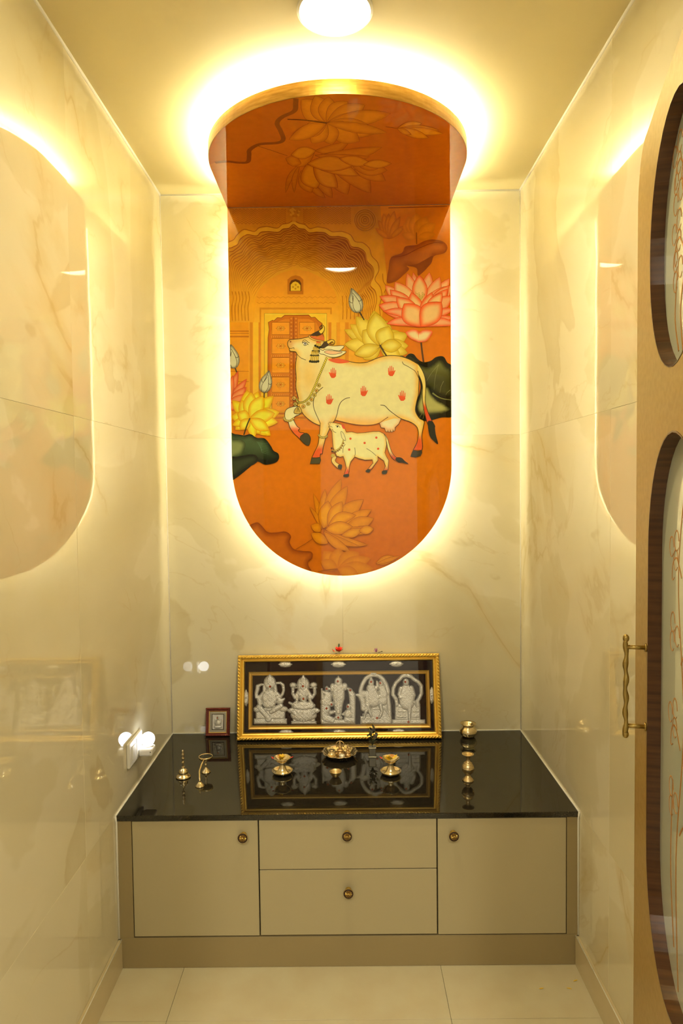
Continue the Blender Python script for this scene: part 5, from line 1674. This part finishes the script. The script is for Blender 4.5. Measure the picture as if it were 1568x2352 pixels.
def idol(loc, s, label):
    t = thing('small_idol', loc, label, 'figurine')
    part('pedestal', lathe([(0, 0), (0.0125 * s, 0), (0.0130 * s, 0.003 * s), (0.0100 * s, 0.005 * s), (0.0110 * s, 0.008 * s), (0, 0.009 * s)], 24), 'copper_idol', t, smooth=True)
    bd = join(ellipsoid((0, 0, 0.012 * s), (0.0115 * s, 0.0080 * s, 0.0045 * s)), ellipsoid((0, 0.001, 0.020 * s), (0.0062 * s, 0.0048 * s, 0.0085 * s)), ellipsoid((0, 0, 0.031 * s), (0.0036 * s, 0.0036 * s, 0.0042 * s)), lathe([(0.0040 * s, 0), (0.0030 * s, 0.004 * s), (0.0012 * s, 0.009 * s), (0, 0.010 * s)], 12, (0, 0, 0.033 * s)),
              tube([(-0.0055 * s, 0, 0.026 * s), (-0.0105 * s, -0.001, 0.022 * s), (-0.0100 * s, -0.003 * s, 0.030 * s)], 0.0018 * s, 6), tube([(0.0055 * s, 0, 0.026 * s), (0.0105 * s, -0.001, 0.022 * s), (0.0100 * s, -0.003 * s, 0.030 * s)], 0.0018 * s, 6))
    part('figure', bd, 'copper_idol', t, smooth=True)
    part('halo', tube([(0.0125 * s * math.cos(a), 0.0035 * s, 0.026 * s + 0.013 * s * math.sin(a)) for a in np.linspace(-0.5, math.pi + 0.5, 18)], 0.0012 * s, 6), 'brass_dark', t, smooth=True)


idol(on_thali(0.001, 0.016), 1.25, 'bronze idol with a pointed crown at the back of the thali plate')
idol(on_thali(0.030, 0.006), 0.95, 'smaller bronze idol at the right of the thali plate')
t = thing('trinket_box', on_thali(0.008, -0.014), 'tiny bright metal box on the thali plate', 'box')
part('box_body', lathe([(0, 0), (0.0100, 0), (0.0105, 0.002), (0.0105, 0.007), (0, 0.007)], 28), 'silver', t)
part('lid', lathe([(0.0112, 0.0071), (0.0112, 0.0085), (0.006, 0.0110), (0.0015, 0.0115), (0.0015, 0.0135), (0, 0.0138)], 28), 'silver', t, smooth=True)

# little bowl
t = thing('brass_bowl', base_at(770.5, 1784), 'small plain brass bowl in front of the thali plate', 'bowl')
part('bowl_body', lathe([(0, 0), (0.0105, 0), (0.0110, 0.0015), (0.0165, 0.0080), (0.0205, 0.0165), (0.0215, 0.0195), (0.0222, 0.0200), (0.0200, 0.0190), (0.0150, 0.0090), (0.0100, 0.0035), (0, 0.003)], 40), 'brass_dark', t, smooth=True)

# square vase with a sprig
vb = base_at(855, 1737)
t = thing('bud_vase', vb, 'small square pewter vase behind the right oil lamp', 'vase')
part('vase_body', join(box((-0.0125, -0.0125, 0.002), (0.0125, 0.0125, 0.036), 0.001), box((-0.0150, -0.0150, 0.0), (0.0150, 0.0150, 0.003), 0.0006), box((-0.0140, -0.0140, 0.034), (0.0140, 0.0140, 0.0365), 0.0006)), 'pewter', t)
r_ = random.Random(5)
t = thing('leafy_sprig', (vb[0], vb[1], vb[2] + 0.0366), 'dark leafy green sprig standing in the square vase', 'plant')
stems, leaves = [], []
for k in range(9):
    a = r_.uniform(0, 6.28); sp_ = r_.uniform(0.008, 0.024); hh = r_.uniform(0.04, 0.072)
    pth = cr([(0, 0, 0), (sp_ * .3 * math.cos(a), sp_ * .3 * math.sin(a), hh * .45), (sp_ * math.cos(a), sp_ * math.sin(a), hh)], 5)
    stems.append(tube(pth, 0.0006, 5))
    for j in range(4):
        p = pth[min(len(pth) - 1, 3 + j * 2)]
        leaves.append(flower_petal_mesh(tuple(p), r_.uniform(0.012, 0.018), r_.uniform(0.008, 0.011), r_.uniform(0, 6.28), r_.uniform(0.2, 1.1), 0.1, 4))
part('stems', join(*stems), 'stem', t, smooth=True)
tag(part('foliage', join(*leaves), 'leaf', t, smooth=True), kind='stuff')

# water pot and candlestick on the right
t = thing('water_pot', base_at(1075, 1692), 'round brass water pot with flared rim near the right wall', 'pot')
part('pot_body', lathe([(0, 0.0), (0.020, 0.0), (0.024, 0.002), (0.0315, 0.010), (0.0350, 0.0195), (0.0352, 0.0205), (0.0346, 0.0220), (0.0345, 0.026), (0.0310, 0.034), (0.0235, 0.0405), (0.0215, 0.0435), (0.0225, 0.0465), (0.0290, 0.0520), (0.0325, 0.0540), (0.0322, 0.0552), (0.0270, 0.0525), (0.0200, 0.0470), (0.0195, 0.043), (0.0, 0.040)], 56), 'brass', t, smooth=True)
t = thing('brass_vase', base_at(1074.5, 1793), 'slender engraved brass vase with round belly and flared foot', 'vase')
part('vase_body', lathe([(0, 0), (0.0190, 0), (0.0198, 0.0016), (0.0170, 0.0060), (0.0110, 0.0130), (0.0075, 0.0180), (0.0065, 0.0215), (0.0110, 0.0235), (0.0165, 0.0290), (0.0205, 0.0370), (0.0215, 0.0435), (0.0205, 0.0500), (0.0165, 0.0580), (0.0110, 0.0640), (0.0080, 0.0670), (0.0068, 0.0720), (0.0068, 0.0800), (0.0090, 0.0860), (0.0150, 0.0905), (0.0205, 0.0930), (0.0205, 0.0942), (0.0140, 0.0920), (0.0060, 0.0860), (0.0, 0.0840)], 48), 'brass_dark', t, smooth=True)
for rr, z_ in ((0.0146, 0.0602), (0.0212, 0.0450), (0.0068, 0.0205)):
    part('ring', lathe([(rr, 0.0), (rr + 0.0011, 0.0009), (rr, 0.0018)], 40, (0, 0, z_)), 'brass', t, smooth=True)

# ================================================================== FLOWERS ON THE PICTURE
def top_of_pic(px, dz=0.004):
    a, b = on_pic(px, 1505, 0.026)
    return fm @ Vector((a, FH + dz, 0.020))


c = top_of_pic(778)
t = thing('red_flower', Matrix.Translation(c) @ Matrix.Scale(1.35, 4), 'red flower with a green sprig lying on top of the gold frame', 'flower')
pet = []
for k in range(6):
    pet.append(flower_petal_mesh((0, -0.006, 0.007), 0.0165, 0.015, k * 1.047 + 0.3, 0.5 if k in (0, 1, 2, 3) else 0.2, 0.35))
for k in range(4):
    pet.append(flower_petal_mesh((0, -0.007, 0.009), 0.011, 0.012, k * 1.57, 0.9, 0.3))
pet.append(flower_petal_mesh((-0.012, -0.006, 0.006), 0.012, 0.012, 3.1, 0.5, 0.3))
part('petals', join(*pet), 'petal_red', t, smooth=True)
part('flower_eye', ellipsoid((0, -0.009, 0.011), (0.0022, 0.0022, 0.0022), 10, 6), 'knob_dark', t, smooth=True)
part('sprig', join(tube([(0.001, 0, 0.004), (0.0, 0.001, 0.016), (0.001, 0.002, 0.022)], 0.0009, 6), flower_petal_mesh((0.0, 0.001, 0.018), 0.012, 0.005, 1.2, 1.25, 0.1), flower_petal_mesh((-0.017, 0, 0.003), 0.012, 0.0025, 2.6, 1.3, 0.05), flower_petal_mesh((-0.004, -0.006, 0.002), 0.010, 0.006, 3.8, -0.2, 0.1)), 'leaf', t, smooth=True)
c = top_of_pic(864, 0.003)
t = thing('purple_flower', Matrix.Translation(c) @ Matrix.Scale(1.4, 4), 'small withered purple flower lying on top of the gold frame', 'flower')
part('petals', join(*[flower_petal_mesh((0, 0, 0.003), r_.uniform(0.008, 0.013), 0.0035, k * 0.7, r_.uniform(0.0, 1.1), 0.3, 4) for k in range(9)]), 'petal_purple', t, smooth=True)
part('sprig', join(tube([(0.006, 0, 0.002), (0.012, 0, 0.004), (0.016, 0, 0.005)], 0.0009, 6), ellipsoid((0.0165, 0, 0.005), (0.002, 0.002, 0.0018), 8, 5)), 'stem', t, smooth=True)

# ================================================================== SWITCH PLATE WITH PLUG-IN NIGHT LAMP (left wall)
t = thing('wall_switch_plate', (-XW, 2.268, 0.632), 'white switch and socket plate on the left wall above the worktop', 'switch plate')
part('plate', box((0, -0.072, -0.042), (0.011, 0.072, 0.042), 0.004, 3), 'white_plastic', t, smooth=False)
part('socket_module', box((0.0105, 0.004, -0.032), (0.0125, 0.060, 0.032), 0.0006), 'white_plastic', t)
part('rocker_switch', box((0.0105, -0.046, -0.022), (0.0135, -0.014, 0.022), 0.001), 'white_plastic', t)
part('switch_slot', box((0.0104, -0.013, -0.010), (0.0122, -0.010, 0.022)), 'pewter', t)
t = thing('night_lamp', (-XW + 0.0128, 2.312, 0.612), 'glowing globe night lamp plugged into the switch plate', 'lamp')
part('plug_body', box((0.0, -0.030, -0.016), (0.047, 0.022, 0.012), 0.008, 3), 'white_plastic', t, smooth=False)
part('status_light', box((0.040, -0.0306, -0.001), (0.043, -0.0298, 0.002)), 'dark', t)
part('bulb_collar', lathe([(0.017, 0.010), (0.018, 0.014), (0.0165, 0.0175), (0, 0.0175)], 32, (0.026, -0.002, 0)), 'white_plastic', t, smooth=True)
part('globe', ellipsoid((0.026, -0.002, 0.0365), (0.0235, 0.0235, 0.0235), 28, 18), 'bulb', t, smooth=True)

# ================================================================== DRY BITS ON THE FLOOR
for px, py, yaw, lb in ((1321, 2253, 0.3, 'dry yellowish petal scrap on the floor nearest the right skirting'), (1307, 2271, 2.9, 'dry yellowish petal scrap on the floor beside the right plinth corner'), (1243, 2271, 0.1, 'dry yellowish petal scrap on the floor, leftmost of the three')):
    p = trace(px, py, (0, 0, 0), NZ)
    o = part('petal_scrap', flower_petal_mesh((-0.007, 0, 0.0006), 0.015, 0.004, 0, 0, 0.06), 'petal_yellow', smooth=True)
    o.matrix_basis = Matrix.Translation((p.x, p.y, 0.0003)) @ Matrix.Rotation(yaw, 4, 'Z')
    tag(o, lb, 'petal')


# ================================================================== DOOR LEAF (right, standing open)
PHI = math.radians(12)
ds = Vector((-math.sin(PHI), -math.cos(PHI), 0))      # from the free edge towards the hinges
dn = Vector((-math.cos(PHI), math.sin(PHI), 0))       # towards the room
dmx = Matrix((ds, Vector((0, 0, 1)), dn)).transposed().to_4x4()
dmx.translation = Vector((0.606, 1.399, 0.0))
d1 = bpy.data.objects.new('door_1', None)
COL.objects.link(d1)
d1.matrix_world = dmx
PAR[d1.name] = dmx.copy()
tag(d1, 'open pale wood door leaf with two oval glass panes at the right edge', kind='structure')
LW, LH, TH = 0.555, 2.215, 0.042


def pill(cx, z0, z1, r, n=20):
    pts = []
    for i in range(n + 1):
        a = math.pi * i / n
        pts.append((cx + r * math.cos(a), z1 - r * 1.25 + 1.25 * r * math.sin(a)))
    for i in range(n + 1):
        a = math.pi + math.pi * i / n
        pts.append((cx + r * math.cos(a), z0 + r * 1.25 + 1.25 * r * math.sin(a)))
    return pts


r0 = 0.075
outl = [(0, 0.006), (LW, 0.006), (LW, LH + 0.02), (LW * 0.6, LH + 0.012)] + [(r0 - r0 * math.sin(a), LH - 0.03 - r0 * 1.6 + r0 * 1.6 * math.cos(a)) for a in np.linspace(0, math.pi / 2, 14)]
HOLES = [pill(0.278, 1.710, 2.150, 0.168), pill(0.278, 0.610, 1.605, 0.168)]


def plate_with_holes(outer, holes, h0, h1):
    bm = bmesh.new()
    loops = []
    for lp in [outer] + holes:
        vs = [bm.verts.new((a, b, h1)) for a, b in lp]
        es = [bm.edges.new((vs[i], vs[(i + 1) % len(vs)])) for i in range(len(vs))]
        loops.append(es)
    bmesh.ops.triangle_fill(bm, use_beauty=True, use_dissolve=False, edges=[e for l in loops for e in l])
    bad = []
    for f in bm.faces:
        c = f.calc_center_median()
        P_ = np.array([[c.x, c.y]])
        if any(inside_mask(P_, h)[0] for h in holes) or not inside_mask(P_, outer)[0]:
            bad.append(f)
    bmesh.ops.delete(bm, geom=bad, context='FACES_ONLY')
    ext = bmesh.ops.extrude_face_region(bm, geom=bm.faces[:])
    for g in ext['geom']:
        if isinstance(g, bmesh.types.BMVert):
            g.co.z = h0
    bmesh.ops.recalc_face_normals(bm, faces=bm.faces[:])
    bm.verts.index_update()
    out = [tuple(v.co) for v in bm.verts], [tuple(v.index for v in f.verts) for f in bm.faces]
    bm.free()
    return out


part('leaf_frame', plate_with_holes(outl, HOLES, -TH, 0.0), 'veneer', d1)
for hl in HOLES:
    cxh = sum(p[0] for p in hl) / len(hl); czh = sum(p[1] for p in hl) / len(hl)
    inn = [(cxh + (p[0] - cxh) * 0.982, czh + (p[1] - czh) * 0.994) for p in hl]
    n = len(hl)
    V = [(p[0], p[1], h) for h in (-TH * 0.98, 0.0006) for p in hl] + [(p[0], p[1], h) for h in (-TH * 0.98, 0.0006) for p in inn]
    Fc = []
    for i in range(n):
        j = (i + 1) % n
        Fc += [(2 * n + i, 2 * n + j, 3 * n + j, 3 * n + i), (n + i, n + j, 3 * n + j, 3 * n + i), (i, j, 2 * n + j, 2 * n + i)]
    part('oval_reveal', (V, Fc), 'walnut', d1, smooth=False)
    gp = part('glass_panel', prism(inn, lambda a, b, t: (a, b, t), -0.030, -0.024), 'frosted', d1)
    # vine drawing on the pane
    zl, zh = min(p[1] for p in hl), max(p[1] for p in hl)
    st = []

    def vine(pts, wv, w1=None):
        P_ = np.array(cr(pts, 7)); T_ = np.gradient(P_, axis=0); T_ /= np.linalg.norm(T_, axis=1)[:, None] + 1e-9
        Nn = np.stack([-T_[:, 1], T_[:, 0]], 1); ww = np.linspace(wv, w1 if w1 is not None else wv * .4, len(P_))[:, None] / 2
        A_, B_ = P_ + Nn * ww, P_ - Nn * ww
        m_ = len(P_)
        V_ = [(p[0], p[1], h) for h in (-0.0242, -0.0234) for p in np.vstack([A_, B_])]
        F_ = []
        for i in range(m_ - 1):
            F_ += [(2 * m_ + i, 2 * m_ + i + 1, 3 * m_ + i + 1, 3 * m_ + i), (i, i + 1, 2 * m_ + i + 1, 2 * m_ + i), (m_ + i, m_ + i + 1, 3 * m_ + i + 1, 3 * m_ + i)]
        return V_, F_
    H_ = zh - zl
    st.append(vine([(cxh - .03, zl + .02), (cxh - .05, zl + H_ * .25), (cxh - .01, zl + H_ * .5), (cxh - .05, zl + H_ * .75), (cxh, zh - .05)], 0.005, 0.003))
    st.append(vine([(cxh - .06, zl + H_ * .08), (cxh - .085, zl + H_ * .22), (cxh - .075, zl + H_ * .38)], 0.005, 0.003))
    for k, u in enumerate((0.3, 0.45, 0.6, 0.75)):
        z = zl + H_ * u
        s_ = -1 if k % 2 else 1
        st.append(vine([(cxh - .03, z), (cxh - .03 + s_ * .03, z + .03), (cxh - .03 + s_ * .055, z + .02), (cxh - .03 + s_ * .06, z - .01), (cxh - .03 + s_ * .045, z - .005)], 0.004))
        for q in range(3):
            a = q * 2.1 + k
            cx_, cz_ = cxh - .075 + .02 * math.cos(a), z + .045 + .02 * math.sin(a)
            st.append(vine([(cx_ + .014 * math.cos(b_), cz_ + .018 * math.sin(b_)) for b_ in np.linspace(0, 5.6, 9)], 0.0028))
    for k in range(len(st)):
        part('vine_line', st[k], 'vine', gp)
# pull handle
hs = 0.100
grip = []
for i in range(41):
    u = i / 40
    z = 1.030 + 0.185 * u
    grip.append((hs + 0.0012 * math.sin(u * 26), z, 0.037 + 0.0010 * math.cos(u * 26)))
part('pull_handle', join(tube(grip, [0.0046 + 0.0010 * math.sin(i * 0.9) for i in range(41)], 12), tube([(hs, 1.045, 0), (hs, 1.045, 0.037)], 0.0042, 12), tube([(hs, 1.200, 0), (hs, 1.200, 0.037)], 0.0042, 12),
                          ellipsoid((hs, 1.028, 0.037), (0.006, 0.008, 0.006)), ellipsoid((hs, 1.217, 0.037), (0.006, 0.008, 0.006)),
                          tube([(hs, 1.045, 0), (hs, 1.045, 0.003)], 0.008, 16), tube([(hs, 1.200, 0), (hs, 1.200, 0.003)], 0.008, 16)), 'antique', d1, smooth=True)
